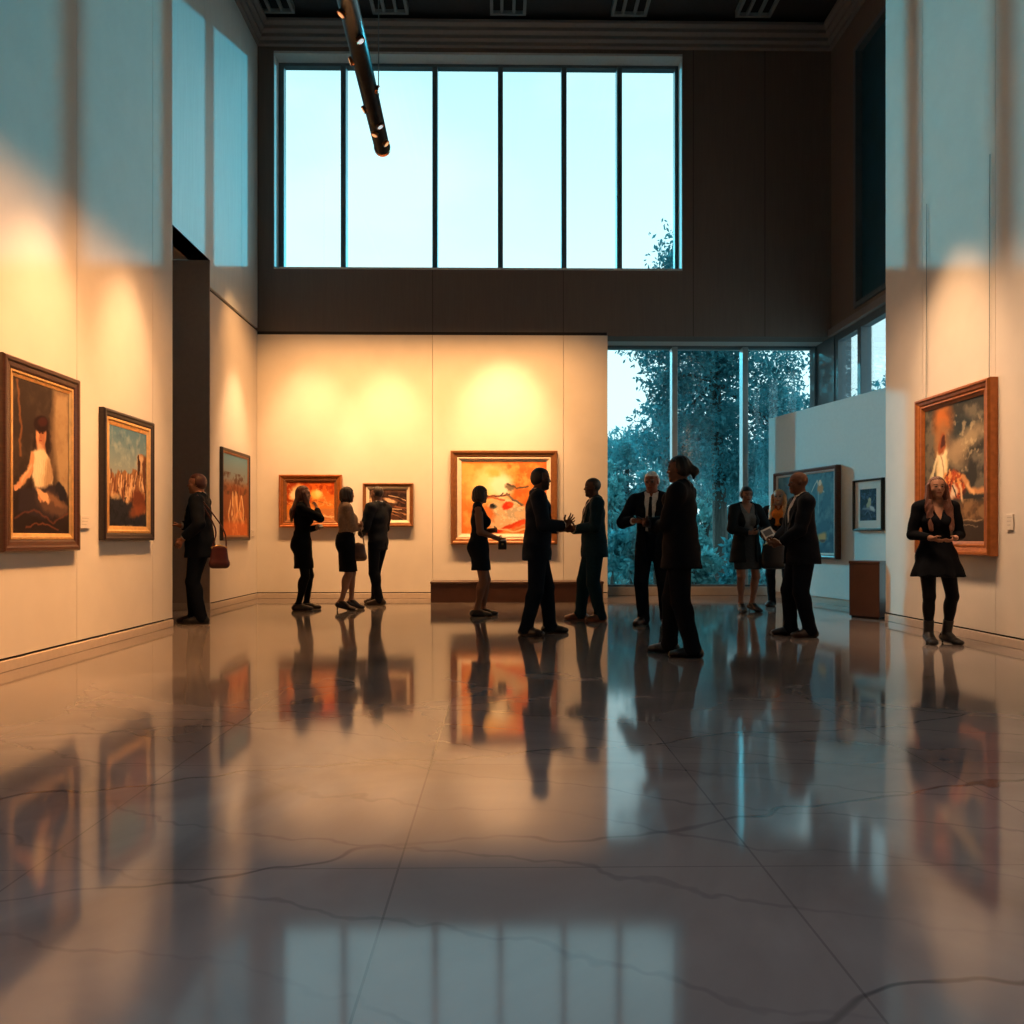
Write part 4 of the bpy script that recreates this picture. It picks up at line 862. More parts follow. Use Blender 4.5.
    # ---- hair
    hs = p.get('hair'); hc = p.get('hair_col', (.02, .012, .009))
    if hs:
        L = []; pl = hp_
        qf = lambda x, y, zz: [((x - C[0])*Rm[i, 0] + (y - C[1])*Rm[i, 1] + (zz - C[2])*Rm[i, 2]) / HH for i in range(3)]
        L.append(hell(0, -.06, .13, .36, .43, .40))
        def face_cut(hl_u, hl_f, low=None, side_f=None):
            def fn(x, y, zz):
                l, f2, u2 = qf(x, y, zz); e = np.maximum(np.maximum(u2 - (hl_u - .5*l*l), hl_f - f2), np.maximum(-.60 - u2, np.abs(l) - .40) if hs == 'long' else -9); d2 = -e*HH
                if low is not None: d2 = np.maximum(d2, (low - u2)*HH)
                return d2
            return fn
        if hs == 'short':
            L.append(hell(0, -.20, -.02, .335, .29, .30)); cf_ = face_cut(.31, .02, -.27); L += [hell(s*.31, -.02, .06, .06, .12, .16) for s in (1, -1)]
        elif hs == 'buzz':
            L[0] = hell(0, -.055, .125, .335, .42, .39); cf_ = face_cut(.30, .02, -.2)
        elif hs == 'bob':
            L += [hell(0, -.10, -.06, .42, .42, .46), hell(0, -.16, -.22, .42, .36, .30)]; L += [hell(s*.34, .06, -.12, .11, .17, .36) for s in (1, -1)]; cf_ = face_cut(.24, .17, p.get('hair_low', -.50))
        elif hs == 'long':
            L += [hell(0, -.12, -.02, .40, .40, .46), ecap(pl(0, -.25, -.1), T(0, -.075, .775), (.40*HH, .20*HH), (.44*HH, .17*HH), l_), ecap(T(0, -.075, .80), T(0, -.082, p.get('hair_end', .70)), (.44*HH, .16*HH), (.30*HH, .08*HH), l_)]
            for s in (1, -1):
                L += [ecap(pl(s*.36, .02, .05), T(s*.054, .045, .81), (.12*HH, .18*HH), (.17*HH, .17*HH), l_), ecap(T(s*.054, .045, .81), T(s*.060, .092, p.get('hair_end', .70) + .01), (.18*HH, .16*HH), (.10*HH, .07*HH), l_)]
            cf_ = face_cut(.36, .10)
        elif hs == 'tail':
            L += [hell(0, -.18, .0, .35, .31, .34), ecap(pl(0, -.40, .12), pl(0, -.62, -.10), (.14*HH, .14*HH), (.15*HH, .15*HH), l_), ecap(pl(0, -.60, -.08), pl(0, -.58, -.34), (.15*HH, .15*HH), (.05*HH, .05*HH), l_)]; cf_ = face_cut(.31, .02, -.62)
        elif hs == 'updo':
            L += [hell(0, -.20, .02, .37, .31, .34), hell(0, -.34, .30, .20, .20, .20), hell(.30, .0, .02, .08, .14, .2), hell(-.30, .0, .02, .08, .14, .2)]; cf_ = face_cut(.28, .05, -.3)
        lo_ = np.min([a[0] for a in L], 0) - .03; hi_ = np.max([a[1] for a in L], 0) + .03; o = Vol(lo_, hi_, .0065)
        for a in L: o.add(a, .02)
        o.cut(cf_)
        if hs in ('long', 'bob', 'tail'):
            an = np.arctan2(o.ax[1][None, :, None] - C[1], o.ax[0][:, None, None] - C[0]); o.D = (o.D + (.0015 if hs == 'tail' else .0035)*np.sin(an*17 + 5*np.sin(o.ax[2]*12)[None, None, :])).astype(np.float32)
        emit('hair', o, hairm(tuple(hc)))
    p['J'], p['root'], p['hh'] = J, root, hh
    return root
def SVf(o, pt, zz): return o.front(pt[0], zz)
SHOEM = {}
def mat_shoe(c):
    c = tuple(c)
    if c not in SHOEM: SHOEM[c] = mat('shoe_leather', c, .3, var=.2, scale=25)
    return SHOEM[c]
def at_local(p, v):
    """a person's local point as a place in the room"""
    a = R(p['face']); return Vector((p['loc'].x + v[0]*math.cos(a) - v[1]*math.sin(a), p['loc'].y + v[0]*math.sin(a) + v[1]*math.cos(a), v[2]))
# ------------------------------------------------------------------ the visitors
NAVY, INK, TEAL, BLACK = (.0065, .012, .023), (.006, .009, .016), (.007, .026, .038), (.005, .006, .009)
WHITE, PALE = (.62, .58, .53), (.48, .27, .18)
DARK_SKIN, MID_SKIN = (.085, .040, .026), (.24, .115, .07)
def who(px, py, crown, face, sex, label, **k):
    loc, t = on_floor(px, py); h = (py - crown) / FPX * t
    k.update(loc=loc, h=h, face=face, sex=sex, label=label); person(k); return k
def arms(L, Rr): return dict(armL=L, armR=Rr)
P = {}
P['bag_man'] = who(200, 623, 474, -82, 'm', 'man in dark suit by the corridor opening with burgundy bag at his back', bulk=1.12, shirt=WHITE, tie=None, jacket=dict(col=INK, hem=.44), trousers=INK, shoe='dress', slim=.92, hair='short', hair_col=(.085, .028, .020), skin=(.36, .17, .11), hyaw=4, lean=.02,
    armL=dict(w=(.135, .075, .565), d=(0, .6, -.8), pole=(.6, -.9, -.2)), armR=dict(w=(-.095, .150, .655), d=(.15, 1, .05), n=(0, 0, 1), curl=.5), footL=(.045, -.02, 4), footR=(.045, .045, 4))
P['auburn_woman'] = who(302, 610, 486, 104, 'f', 'woman with long auburn hair in black dress, hand at her chin, before the orange landscape', dress=dict(col=BLACK, hem=.335, flare=.094, sleeve=1), tights=(.006, .006, .008), shoe='pump', hair='long', hair_col=(.16, .055, .028), hair_end=.72, skin=PALE,
    armL=dict(w=(-.04, .125, .665), d=(-.9, .3, 0), n=(0, -1, 0)), armR=dict(w=(-.015, .115, .815), d=(.25, -.1, 1), n=(0, -1, 0), pole=(-.35, .8, -.5), curl=.8), footL=(.05, .035, 6), footR=(.05, -.03, 10))
P['cardigan_woman'] = who(346, 610, 487, 112, 'f', 'woman with dark bob in tan cardigan and dark skirt, arms folded', heel=.05, top=dict(col=(.30, .20, .14), hem=.568, neck=.77, inf=.014, name='cardigan'), skirt=(BLACK, .292, .094), shoe='pump', shoe_col=(.02, .012, .012), hair='bob', hair_col=(.028, .014, .012), skin=(.34, .18, .12), hyaw=6,
    armL=dict(w=(-.055, .115, .68), d=(-1, .1, .15), n=(0, -1, 0)), armR=dict(w=(.045, .140, .655), d=(1, .1, .25), n=(0, -1, 0)), footL=(.055, .055, 8), footR=(.05, -.05, 14))
P['slim_man'] = who(378, 604.5, 486.5, -118, 'm', 'man in slim dark suit with cropped hair looking at the small rock painting', shirt=WHITE, jacket=dict(col=(.014, .018, .026), hem=.465, flare=.098), trousers=INK, slim=.80, shoe='dress', shoe_col=(.02, .012, .010), hair='buzz', hair_col=(.05, .034, .028), skin=(.30, .15, .10), bulk=.94,
    armL=dict(w=(.06, .135, .59), d=(-.7, .6, -.2), n=(0, -1, .2), curl=.6), armR=dict(w=(-.05, .14, .60), d=(.7, .6, 0), n=(0, -1, .2), curl=.6), footL=(.06, -.065, 18), footR=(.055, .07, 4))
P['bob_woman'] = who(479, 616, 486, 92, 'f', 'woman with dark bob in sleeveless dark dress, arms folded, in front of the orange abstract', dress=dict(col=INK, hem=.352, flare=.090, neck=.78, vs=.3), shoe='pump', shoe_col=(.010, .009, .010), hair='bob', hair_col=(.030, .014, .010), hair_low=-.58, skin=(.20, .095, .062), hpitch=-3, hyaw=6,
    armL=dict(w=(-.03, .125, .66), d=(-1, .2, 0), n=(0, -1, 0)), armR=dict(w=(-.055, .135, .60), d=(.45, .7, -.35), n=(.6, -.3, .3), pole=(-.5, -.8, -.4), curl=.9), footL=(.04, .03, 4), footR=(.045, -.02, 6))
P['gesture_man'] = who(537, 634, 468, 92, 'm', 'tall dark haired bearded man in navy suit talking with raised open hand', shirt=WHITE, jacket=dict(col=NAVY, hem=.445, flare=.112), trousers=NAVY, shoe='dress', hair='short', hair_col=(.010, .008, .008), skin=DARK_SKIN, beard=(.012, .009, .008), bulk=1.0, lean=.03,
    armL=dict(w=(.085, .150, .63), d=(.1, 1, .15), n=(-1, 0, .3), curl=.5), armR=dict(w=(-.085, .160, .655), d=(.15, .75, .65), n=(1, -.2, .2), pole=(-.5, -.7, -.6), curl=.22, spread=.8), footL=(.055, .08, 5), footR=(.06, -.07, 30))
P['teal_man'] = who(594, 620.5, 478, -87, 'm', 'man in teal blue suit and brown shoes with hands together', shirt=(.50, .42, .36), jacket=dict(col=TEAL, hem=.445, flare=.114), trousers=TEAL, shoe='dress', shoe_col=(.16, .045, .020), hair='buzz', hair_col=(.010, .008, .007), skin=DARK_SKIN, beard=(.018, .010, .008), bulk=1.05,
    armL=dict(w=(.065, .135, .645), d=(-.45, .8, .1), n=(-.6, -.3, .3), curl=.8), armR=dict(w=(-.055, .150, .635), d=(.4, .9, 0), n=(.8, 0, .4), curl=.7), footL=(.055, -.035, 22), footR=(.055, .085, 4))
P['white_hair_man'] = who(652, 623.5, 472, -20, 'm', 'white haired man in dark suit, white shirt and tie with hands joined at his chest', shirt=(.72, .72, .70), tie=(.012, .014, .018), jacket=dict(col=INK, hem=.45, button=.555, open=.030), trousers=INK, shoe='dress', hair='short', hair_col=(.75, .73, .70), skin=(.26, .10, .065), brow=(.4, .38, .35), hyaw=-8, hpitch=-8,
    armL=dict(w=(.045, .135, .655), d=(-1, .35, .05), n=(0, -1, .3), pole=(1, -.3, -.5), curl=.5), armR=dict(w=(-.095, .130, .675), d=(.9, .4, .05), n=(0, -.8, -.5), pole=(-.9, -.5, -.7), curl=.45), footL=(.085, -.04, 14), footR=(.045, .06, 18))
P['ponytail_man'] = who(681, 655, 456, -116, 'm', 'tall man with dark ponytail in black suit with folded arms, nearest figure to the viewer', shirt=(.10, .10, .11), jacket=dict(col=(.007, .008, .012), hem=.435, flare=.118), trousers=(.007, .008, .012), shoe='boot', shoe_col=(.010, .009, .010), hair='tail', hair_col=(.010, .007, .007), skin=(.11, .05, .035), bulk=1.06, scarf=(.012, .011, .014),
    armL=dict(w=(-.03, .150, .635), d=(-1, .25, .1), n=(0, -1, 0), pole=(.6, -.4, -.8)), armR=dict(w=(.04, .165, .66), d=(1, .1, .1), n=(0, -1, 0), pole=(-.6, -.4, -.8)), footL=(.065, -.075, 10), footR=(.06, .07, 2))
P['coat_woman'] = who(746, 611.5, 487, 8, 'f', 'woman in open black coat, grey top and skirt holding white pamphlet', heel=.03, top=dict(col=(.10, .115, .12), hem=.52, neck=.78, sleeve=0, inf=.009), skirt=((.030, .034, .038), .33, .092), jacket=dict(col=(.010, .014, .018), hem=.385, flare=.140, open=.046, name='coat'), shoe='pump', hair='updo', hair_col=(.014, .010, .010), skin=(.26, .13, .09), hpitch=-8,
    armL=dict(w=(.085, .125, .60), d=(-.15, 1, -.1), n=(-.7, 0, .6), curl=.6, pole=(1, -.5, -.5)), armR=dict(w=(-.02, .125, .625), d=(1, .35, .0), n=(0, -.8, .5), pole=(-1, -.4, -.4), curl=.5), footL=(.05, .0, 14), footR=(.055, .02, 10))
P['blonde_woman'] = who(779, 606, 489.5, -28, 'f', 'blonde woman in black trouser suit with orange scarf, half behind the bald man', jacket=dict(col=(.010, .010, .013), hem=.47, button=.66), shirt=(.30, .09, .03), cuffs=False, trousers=(.008, .008, .011), slim=.82, shoe='flat', scarf=(.62, .18, .03), hair='long', hair_col=(.62, .36, .16), hair_end=.74, skin=PALE,
    armL=dict(w=(.0, .125, .62), d=(-1, .2, 0), n=(0, -1, .2), pole=(1, -.4, -.5)), armR=dict(w=(-.08, .125, .575), d=(.4, .9, 0), n=(.8, 0, .4), curl=.7), footL=(.06, -.03, 12), footR=(.05, .05, 10))
P['bald_man'] = who(802, 636, 472, -94, 'm', 'bald man in dark navy suit with white collar standing in front of the blue painting', shirt=WHITE, jacket=dict(col=INK, hem=.44, flare=.12), trousers=INK, shoe='dress', shoe_col=(.022, .013, .012), hair=None, skin=(.15, .072, .048), bulk=1.12, lean=.03,
    armL=dict(w=(.05, .145, .565), d=(-.5, .8, -.25), n=(-.6, -.3, .4), curl=.8), armR=dict(w=(-.04, .155, .57), d=(.4, .9, -.1), n=(.8, 0, .4), curl=.7), footL=(.06, -.03, 8), footR=(.055, .05, 4))
P['dress_woman'] = who(936, 643, 477, -10, 'f', 'woman in short flared black dress and tights, hands joined, by right wall', dress=dict(col=BLACK, hem=.39, flare=.155, sleeve=1, neck=.735, vs=.42), tights=(.010, .009, .012), shoe='boot', heel=.025, hair='long', hair_col=(.12, .040, .022), hair_end=.665, skin=(.36, .18, .115), hyaw=-2,
    armL=dict(w=(.065, .120, .625), d=(-.8, .45, -.35), n=(-.2, -.4, .8), pole=(.5, -.6, -.7), curl=.35), armR=dict(w=(-.065, .120, .625), d=(.8, .45, -.35), n=(.2, -.4, .8), pole=(-.5, -.6, -.7), curl=.35), footL=(.06, .0, 26), footR=(.05, .02, 2))

# ------------------------------------------------------------------ what they carry
def vol_mesh(name, prims, m, parent, vox=.006, k=.015):
    lo = np.min([a[0] for a in prims], 0) - .03; hi = np.max([a[1] for a in prims], 0) + .03; o = Vol(lo, hi, vox)
    for a in prims: o.add(a, k)
    v, f = o.mesh(); return mesh_obj(name, v, f, m, parent, True)
def leather(n, c): return mat(n, c, .35, var=.25, scale=18, bump=.15, bscale=60)
def handbag(loc, rz, w, hgt, m, trim, strap_to, label):
    t = empty('handbag', loc, rz, label=label, cat='bag'); X = np.array
    body = vol_mesh('bag_body', [ecap(X([0, 0, hgt*.25]), X([0, 0, hgt*.82]), (w*.5, .055), (w*.40, .025), X([1, 0, 0])), ecap(X([-w*.32, 0, .05]), X([w*.32, 0, .05]), (.05, .05), (.05, .05), X([0, 0, 1]))], m, t, .006, .03)
    MB().tube([(-w*.38, 0, hgt*.84), (0, 0, hgt*.93), (w*.38, 0, hgt*.84)], .008, 8).build('zip', trim, t, True)
    a = R(rz) * 0 + rz; st = []
    for q in strap_to:
        dx, dy = q[0] - loc[0], q[1] - loc[1]; st.append((dx*math.cos(a) + dy*math.sin(a), -dx*math.sin(a) + dy*math.cos(a), q[2] - loc[2]))
    pts = [(-w*.36, 0, hgt*.84)] + st + [(w*.36, 0, hgt*.84)]
    P3 = [Vector(q) for q in pts]; sm = []
    for i in range(len(P3) - 1):
        p0, p1, p2, p3 = P3[max(i-1, 0)], P3[i], P3[i+1], P3[min(i+2, len(P3)-1)]
        for s in range(6):
            u = s/6; sm.append(.5*((2*p1) + (p2-p0)*u + (2*p0-5*p1+4*p2-p3)*u*u + (3*p1-p0-3*p2+p3)*u**3))
    MB().tube(sm + [P3[-1]], .0085, 8).build('strap', m, t, True)
    for s in (-1, 1): MB().tube([(s*w*.36, -.012, hgt*.84), (s*w*.36, .012, hgt*.84)], .013, 10).build('ring', trim, t)
    return t
M['brass'] = mat('brass_fitting', (.70, .46, .18), .3, metal=.9); M['burgundy'] = leather('burgundy_leather', (.075, .014, .016)); M['brown_hide'] = leather('brown_leather', (.10, .045, .028)); M['black_hide'] = leather('black_leather', (.010, .010, .012))
k = P['bag_man']; e = at_local(k, k['J']['elL']); b = Vector((k['loc'].x + .275, k['loc'].y - .12, .665))
sh = at_local(k, k['J']['shL']); handbag(b, R(12), .22, .30, M['burgundy'], M['brass'], [(b.x - .06, b.y + .03, 1.15), (sh.x + .03, sh.y - .05, sh.z + .075), (b.x + .02, b.y + .06, 1.15)], 'burgundy leather shoulder bag hanging behind the man by the corridor opening')
k = P['cardigan_woman']; e = at_local(k, (k['J']['elR'] + k['J']['wrR']) / 2); b = Vector((e.x + .02, e.y - .06, .70))
handbag(b, R(15), .24, .28, M['brown_hide'], M['brass'], [(b.x - .05, b.y + .02, e.z - .08), (e.x, e.y - .01, e.z + .055), (b.x + .05, b.y + .05, e.z - .08)], 'brown leather handbag hanging from the arm of the woman in the tan cardigan')
k = P['coat_woman']; e = at_local(k, (k['J']['elL'] + k['J']['wrL']) / 2); b = Vector((e.x + .10, e.y - .06, .60))
handbag(b, R(-10), .36, .40, M['black_hide'], M['brass'], [(b.x - .08, b.y + .03, e.z - .02), (e.x + .02, e.y, e.z + .06), (b.x + .06, b.y + .05, e.z - .04)], 'large black tote bag hanging from the arm of the woman in the open coat')
def in_hand(k, n, off=.075):
    J = k['J']; v = J['wr'+n] + J['hd'+n]*off + J['hn'+n]*.022; return at_local(k, v)
c = in_hand(P['bob_woman'], 'R', .08); t = empty('clutch', (c.x + .02, c.y - .01, c.z - .13), R(8), label='small black clutch with white band held by the woman in the sleeveless dress', cat='bag')
MB().box(-.055, .055, -.02, .02, 0, .15, .008).build('clutch_body', M['black_hide'], t); MB().box(-.057, .057, -.022, .022, .112, .135, .004).build('clutch_band', mat('white_band', (.7, .66, .6), .5), t); MB().box(-.012, .012, -.026, -.021, .06, .085, .002).build('clasp', M['brass'], t)
M['paper'] = mat('paper', (.78, .77, .73), .7, var=.03); M['ink'] = mat('paper_print', (.12, .13, .14), .7)
def slab(name, loc, rot, w, hgt, th, m, label, cat, inner=None):
    o = empty(name, loc, 0, label=label, cat=cat); o.rotation_euler = rot
    MB().box(-w/2, w/2, -th/2, th/2, -hgt/2, hgt/2, min(.003, th*.3)).build('cover' if inner else 'case', m, o)
    if inner: MB().box(-w*.36, w*.36, -th/2 - .001, -th/2 - .0002, -hgt*.1, hgt*.36).build('picture', inner, o); MB().box(-w*.36, w*.2, -th/2 - .001, -th/2 - .0002, -hgt*.36, -hgt*.2).build('print_lines', inner, o)
    else: MB().box(-w*.45, w*.45, -th/2 - .0008, -th/2 - .0002, -hgt*.45, hgt*.45).build('screen', M['dark_glass'], o)
    return o
c = in_hand(P['coat_woman'], 'L', .12); slab('pamphlet', (c.x + .05, c.y - .03, c.z + .02), (R(-35), R(-25), R(-10)), .15, .21, .006, M['paper'], 'white printed pamphlet held out by the woman in the open black coat', 'pamphlet', M['ink'])
c = in_hand(P['blonde_woman'], 'R', .10); slab('folded_paper', (c.x - .02, c.y - .03, c.z), (R(-20), R(20), R(-20)), .05, .20, .005, M['paper'], 'folded white paper in the hand of the blonde woman with orange scarf', 'paper', M['ink'])
c = in_hand(P['white_hair_man'], 'R', .085); slab('phone', (c.x + .02, c.y - .03, c.z + .02), (R(-60), 0, R(60)), .07, .145, .009, M['black_hide'], 'black phone in the joined hands of the white haired man', 'phone')
c = in_hand(P['auburn_woman'], 'L', .08); slab('phone', (c.x + .03, c.y - .02, c.z + .02), (R(-70), 0, R(20)), .07, .145, .009, M['black_hide'], 'dark phone held at waist by auburn haired woman before the orange landscape', 'phone')
# ================================================================== OUTSIDE: ground, trees and shrubs beyond the glass
MB().box(-60, 60, 14.9, 90, -.7, -.45).build('ground', mat('wet_grass', (.03, .085, .075), .9, var=.4, scale=3), **ST)
LEAF = [mat('leaf_' + n, c, .55, var=.45, scale=2.2) for n, c in (('deep', (.06, .28, .33)), ('mid', (.11, .40, .45)), ('pale', (.20, .55, .58)))]
for m_ in LEAF:                          # thin leaves let some daylight through
    t_ = m_.node_tree; b_ = t_.nodes['Principled BSDF']; tl_ = t_.nodes.new('ShaderNodeBsdfTranslucent'); mx_ = t_.nodes.new('ShaderNodeMixShader'); mx_.inputs[0].default_value = .45
    t_.links.new(b_.inputs['Base Color'].links[0].from_socket, tl_.inputs[0]); t_.links.new(b_.outputs[0], mx_.inputs[1]); t_.links.new(tl_.outputs[0], mx_.inputs[2]); t_.links.new(mx_.outputs[0], t_.nodes['Material Output'].inputs[0])
BARK = mat('bark', (.07, .075, .07), .9, var=.4, scale=9, stretch=(3, 3, .5))
def leaves(clumps, per, size, seed, droop=.3):
    rg = np.random.default_rng(seed); C_ = np.repeat(np.array([c[:3] for c in clumps]), per, 0); Rr = np.repeat(np.array([c[3:6] for c in clumps]), per, 0); n = len(C_)
    d = rg.normal(size=(n, 3)); d /= np.linalg.norm(d, axis=1)[:, None]; p = C_ + d * Rr * (rg.random((n, 1)) ** .45)
    a = rg.normal(size=(n, 3)); a[:, 2] -= droop; a /= np.linalg.norm(a, axis=1)[:, None]; b = np.cross(a, rg.normal(size=(n, 3))); b /= np.linalg.norm(b, axis=1)[:, None]
    s = size * (.6 + .8 * rg.random((n, 1))); a *= s; b *= s * .42
    v = np.stack([p, p + a*.5 + b*.5, p + a, p + a*.5 - b*.5], 1).reshape(-1, 3); return v, np.arange(n*4, dtype=np.int32).reshape(-1, 4)
def tree(loc, hgt, crown, label, m, seed, nclump=46, per=150, size=.20, name='tree', trunk=.16, gap=.85, lowest=.3, group=None):
    """crown = (half width, half depth, half height) around the middle of the crown"""
    rg = np.random.default_rng(seed); t = empty(name, loc, label=label, cat=name, group=group); cw, cd, ch = crown; cz = hgt - ch; cl = []; br = MB(); pts = []
    for i in range(nclump):
        u = rg.random()*2*PI; w = rg.random()*2 - 1; q = (1 - w*w)**.5; r = .35 + gap*.75*rg.random()**.6
        c = (cw*r*q*math.cos(u), cd*r*q*math.sin(u), cz + ch*r*w); c = (c[0]*.9, c[1]*.9, max(c[2], hgt*lowest)); k = (.16 + .16*rg.random()) * min(cw, ch)*1.15; cl.append((*c, k*1.25, k*1.2, k*.85)); pts.append(Vector(c))
    v, f = leaves(cl, per, size, seed); mesh_obj('foliage', v, f, m, t)
    bend = rg.normal(size=2)*.10*hgt/6; br.tube([(0, 0, -.3), (bend[0]*.3, bend[1]*.3, hgt*.25), (bend[0], bend[1], cz), (0, 0, hgt - ch*.4)], [trunk, trunk*.8, trunk*.55, trunk*.15], 9); br.build('trunk', BARK, t, True)
    for q in pts[:14]:
        s0 = Vector((bend[0], bend[1], cz)) * .9; MB().tube([s0, s0.lerp(q, .5) + Vector((0, 0, .12)), q], [trunk*.30, trunk*.18, trunk*.06], 6).build('branch', BARK, t, True)
    return t
def at_d(px, Y): p = at_y(px, 538, Y); return p.x
G = 'trees beyond the glass'
def spot(px, Y): return (at_d(px, Y), Y, -.45)
def top(py, Y): return EYE + (HOR - py) / FPX * Y + .45
tree(spot(722, 18), top(205, 18), (2.1, 1.3, 3.4), 'tallest leafy tree outside, its crown filling the middle pane of the lower window', LEAF[0], 21, 110, 330, .12, trunk=.20, group=G)
tree(spot(800, 28), top(392, 28), (2.0, 1.2, 2.7), 'dark leafy tree outside the right pane of the lower window, beside the tallest tree', LEAF[0], 22, 60, 190, .20, trunk=.18, group=G)
tree(spot(672, 25), top(372, 25), (1.4, 1.4, 2.9), 'slim tree outside between left and middle panes of the lower window', LEAF[0], 23, 40, 170, .19, trunk=.12, group=G)
tree(spot(628, 29), top(424, 29), (2.0, 1.2, 2.3), 'round topped tree outside the left pane of the lower window', LEAF[1], 24, 50, 180, .20, trunk=.14, lowest=.1, group=G)
tree(spot(286, 27), top(246, 27), (.75, .8, 3.6), 'slender tree whose tip shows in the lower left corner of the high window', LEAF[0], 25, 34, 120, .19, trunk=.12, group=G)
tree(spot(905, 23), top(372, 23), (2.1, 1.3, 2.3), 'dark tree outside behind the low partition on the right', LEAF[0], 26, 40, 160, .2, trunk=.16, group=G)
GS = 'shrubs under the trees outside'
for i, (px, Y, py, w_, mi, lb) in enumerate(((612, 21, 462, .56, 2, 'pale leafy shrub outside at the left edge of the lower window'), (655, 22.6, 448, .56, 1, 'leafy shrub outside the left pane of the lower window, beside the pale one'),
        (704, 21, 474, .56, 2, 'pale shrub outside behind the middle pane of the lower window'), (752, 21.2, 462, .56, 1, 'shrub outside behind the woman in the open coat'), (797, 21, 484, .5, 0, 'dark low shrub outside by the near end of the low partition'),
        (632, 16, 516, .52, 1, 'low shrub closest to the left pane of the lower window'), (691, 16, 534, .48, 2, 'lowest pale shrub against the middle pane of the lower window'), (746, 16, 540, .44, 1, 'lowest shrub against the right pane, behind the woman in the open coat'))):
    hg = top(py, Y); tree((at_d(px, Y), Y, -.45), hg, (w_, w_, hg*.52), lb, LEAF[mi], 40 + i, 30, 190, .13, 'shrub', .05, 1.0, .05, GS)
for i, (px, Y, py, w_) in enumerate(((610, 33, 438, 2.0), (705, 36, 430, 2.1), (800, 33, 446, 2.0), (1000, 34, 420, 3.5))):
    hg = top(py, Y); tree((at_d(px, Y), Y, -.45), hg, (w_, 1.5, hg*.52), ('distant tree line clump behind the left pane', 'distant tree line clump behind the middle pane', 'distant tree line clump behind the right pane', 'distant tree line clump beyond the side window')[i], LEAF[1], 60 + i, 60, 170, .26, 'tree', .12, 1.0, .04, 'distant tree line')

# ================================================================== LIGHT
def sky():
    w = bpy.data.worlds.new('dusk_sky'); bpy.context.scene.world = w; w.use_nodes = True; t = w.node_tree; L = t.links.new; bg = t.nodes['Background']
    tc = node(t, 'ShaderNodeTexCoord'); sx = node(t, 'ShaderNodeSeparateXYZ'); L(tc.outputs['Generated'], sx.inputs[0])
    r = node(t, 'ShaderNodeValToRGB'); e = r.color_ramp.elements; e[0].position = 0.0; e[0].color = (.74, .96, .97, 1); e[1].position = .75; e[1].color = (.12, .42, .52, 1)
    e2 = r.color_ramp.elements.new(.30); e2.color = (.66, .93, .96, 1); e3 = r.color_ramp.elements.new(.48); e3.color = (.50, .85, .91, 1)
    L(sx.outputs[2], r.inputs[0])
    n = node(t, 'ShaderNodeTexNoise'); n.inputs['Scale'].default_value = 3.2; n.inputs['Detail'].default_value = 5
    mp = node(t, 'ShaderNodeMapping'); mp.inputs['Scale'].default_value = (1, 1, 2.2); L(tc.outputs['Generated'], mp.inputs[0]); L(mp.outputs[0], n.inputs['Vector'])
    cr = node(t, 'ShaderNodeValToRGB'); cr.color_ramp.elements[0].position = .42; cr.color_ramp.elements[1].position = .62; cr.color_ramp.elements[0].color = (0, 0, 0, 1); cr.color_ramp.elements[1].color = (.55, .55, .55, 1); L(n.outputs[0], cr.inputs[0])
    mx = node(t, 'ShaderNodeMix', data_type='RGBA'); L(cr.outputs[0], mx.inputs[0]); L(r.outputs[0], mx.inputs[6]); mx.inputs[7].default_value = (.72, .96, .97, 1)
    L(mx.outputs[2], bg.inputs[0]); bg.inputs[1].default_value = SKY
SKY = 1.4
sky()
def lamp(kind, name, loc, energy, col, target=None, **k):
    l = bpy.data.lights.new(name, kind); l.energy = energy; l.color = col
    for a, b in k.items(): setattr(l, a, b)
    o = bpy.data.objects.new(name, l); COL.objects.link(o); o.location = loc
    if target is not None: o.rotation_euler = (Vector(target) - Vector(loc)).to_track_quat('-Z', 'Y').to_euler()
    return o
WARM = (1.0, .57, .28)
def wall_spot(p, nrm, dist, zl, e, size, tz, col=WARM, blend=1.0, along=0.0):
    src = Vector((p.x + nrm[0]*dist, p.y + nrm[1]*dist, zl)); lamp('SPOT', 'picture_spot', src, e, col, (p.x, p.y, tz), spot_size=size, spot_blend=blend, shadow_soft_size=.08)
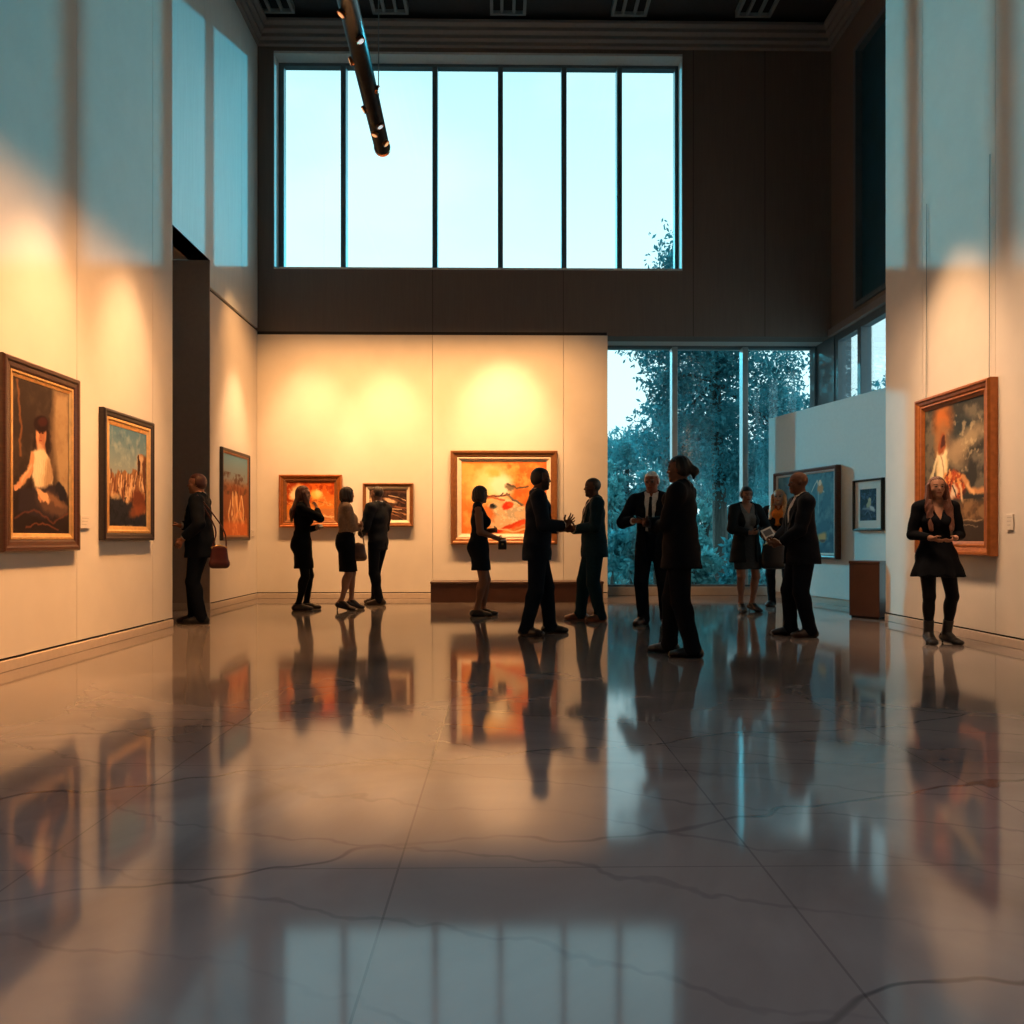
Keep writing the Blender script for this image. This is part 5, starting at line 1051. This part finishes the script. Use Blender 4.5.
for i, nr, ds, zl, en, sz, tz in ((0, (1, 0), 1.25, 5.0, 400, R(42), 2.3), (1, (1, 0), 1.2, 5.1, 450, R(40), 2.3), (2, (1, 0), 1.2, 4.9, 440, R(42), 2.3),
        (3, (0, -1), 1.5, 5.3, 400, R(46), 2.3), (4, (0, -1), 1.5, 5.3, 440, R(44), 2.3), (5, (0, -1), 1.6, 5.4, 640, R(48), 2.5), (6, (-1, 0), 1.5, 5.6, 480, R(40), 2.6)):
    wall_spot(A[i][0], nr, ds, zl, en, sz, tz)
# soft warm strips added to fill the back, left and right walls; no fixtures
lamp('AREA', 'back_wash', (-1.2, 12.1, 5.2), 165, (1, .48, .17), (-1.2, 13.7, 1.2), shape='RECTANGLE', size=5.2, size_y=.3, spread=R(95))
lamp('AREA', 'left_wash', (-2.0, 6.4, 5.6), 110, (1, .45, .15), (-3.8, 6.4, .9), shape='RECTANGLE', size=5.0, size_y=.3, spread=R(60))
lamp('AREA', 'right_wash', (3.2, 7.6, 5.2), 44, (1, .60, .34), (4.8, 7.6, 1.0), shape='RECTANGLE', size=4.0, size_y=.3, spread=R(60))
# low cold daylight through the high window, raking along the left wall
lamp('SUN', 'low_daylight', (8, 30, 9), 1.6, (.07, .60, .78), (8 - 1, 30 - 1.8, 9 - .60), angle=R(1.4))
lamp('SUN', 'added_sun_west', (-8, 30, 9), 2.0, (.09, .62, .78), (-8 + 1, 30 - 1.75, 9 - .58), angle=R(1.4))  # second sun, added to light the right wall and partition
# added dim cool fill overhead behind the camera, lifting the near floor; no opening there
lamp('AREA', 'overhead_fill', (.4, -1.5, 9.6), 85, (.80, .86, .95), (.4, .6, 0), shape='RECTANGLE', size=6, size_y=5, spread=R(60))

# ================================================================== CAMERA AND PICTURE
cd_ = bpy.data.cameras.new('camera'); cam = bpy.data.objects.new('camera', cd_); COL.objects.link(cam)
cam.location = (0, 0, EYE); cam.rotation_euler = (PI/2, 0, -YAW); cd_.sensor_width = 36; cd_.lens = FPX / 1024 * 36; cd_.shift_y = 26 / 1024; cd_.clip_start = .05; cd_.clip_end = 300
sc = bpy.context.scene; sc.camera = cam
sc.view_settings.view_transform = 'Standard'; sc.view_settings.exposure = 0.12
try:
    sc.cycles.use_denoising = True; sc.cycles.max_bounces = 8; sc.cycles.diffuse_bounces = 4; sc.cycles.glossy_bounces = 4; sc.cycles.transparent_max_bounces = 16; sc.cycles.sample_clamp_indirect = 6; sc.cycles.caustics_reflective = False
except Exception: pass
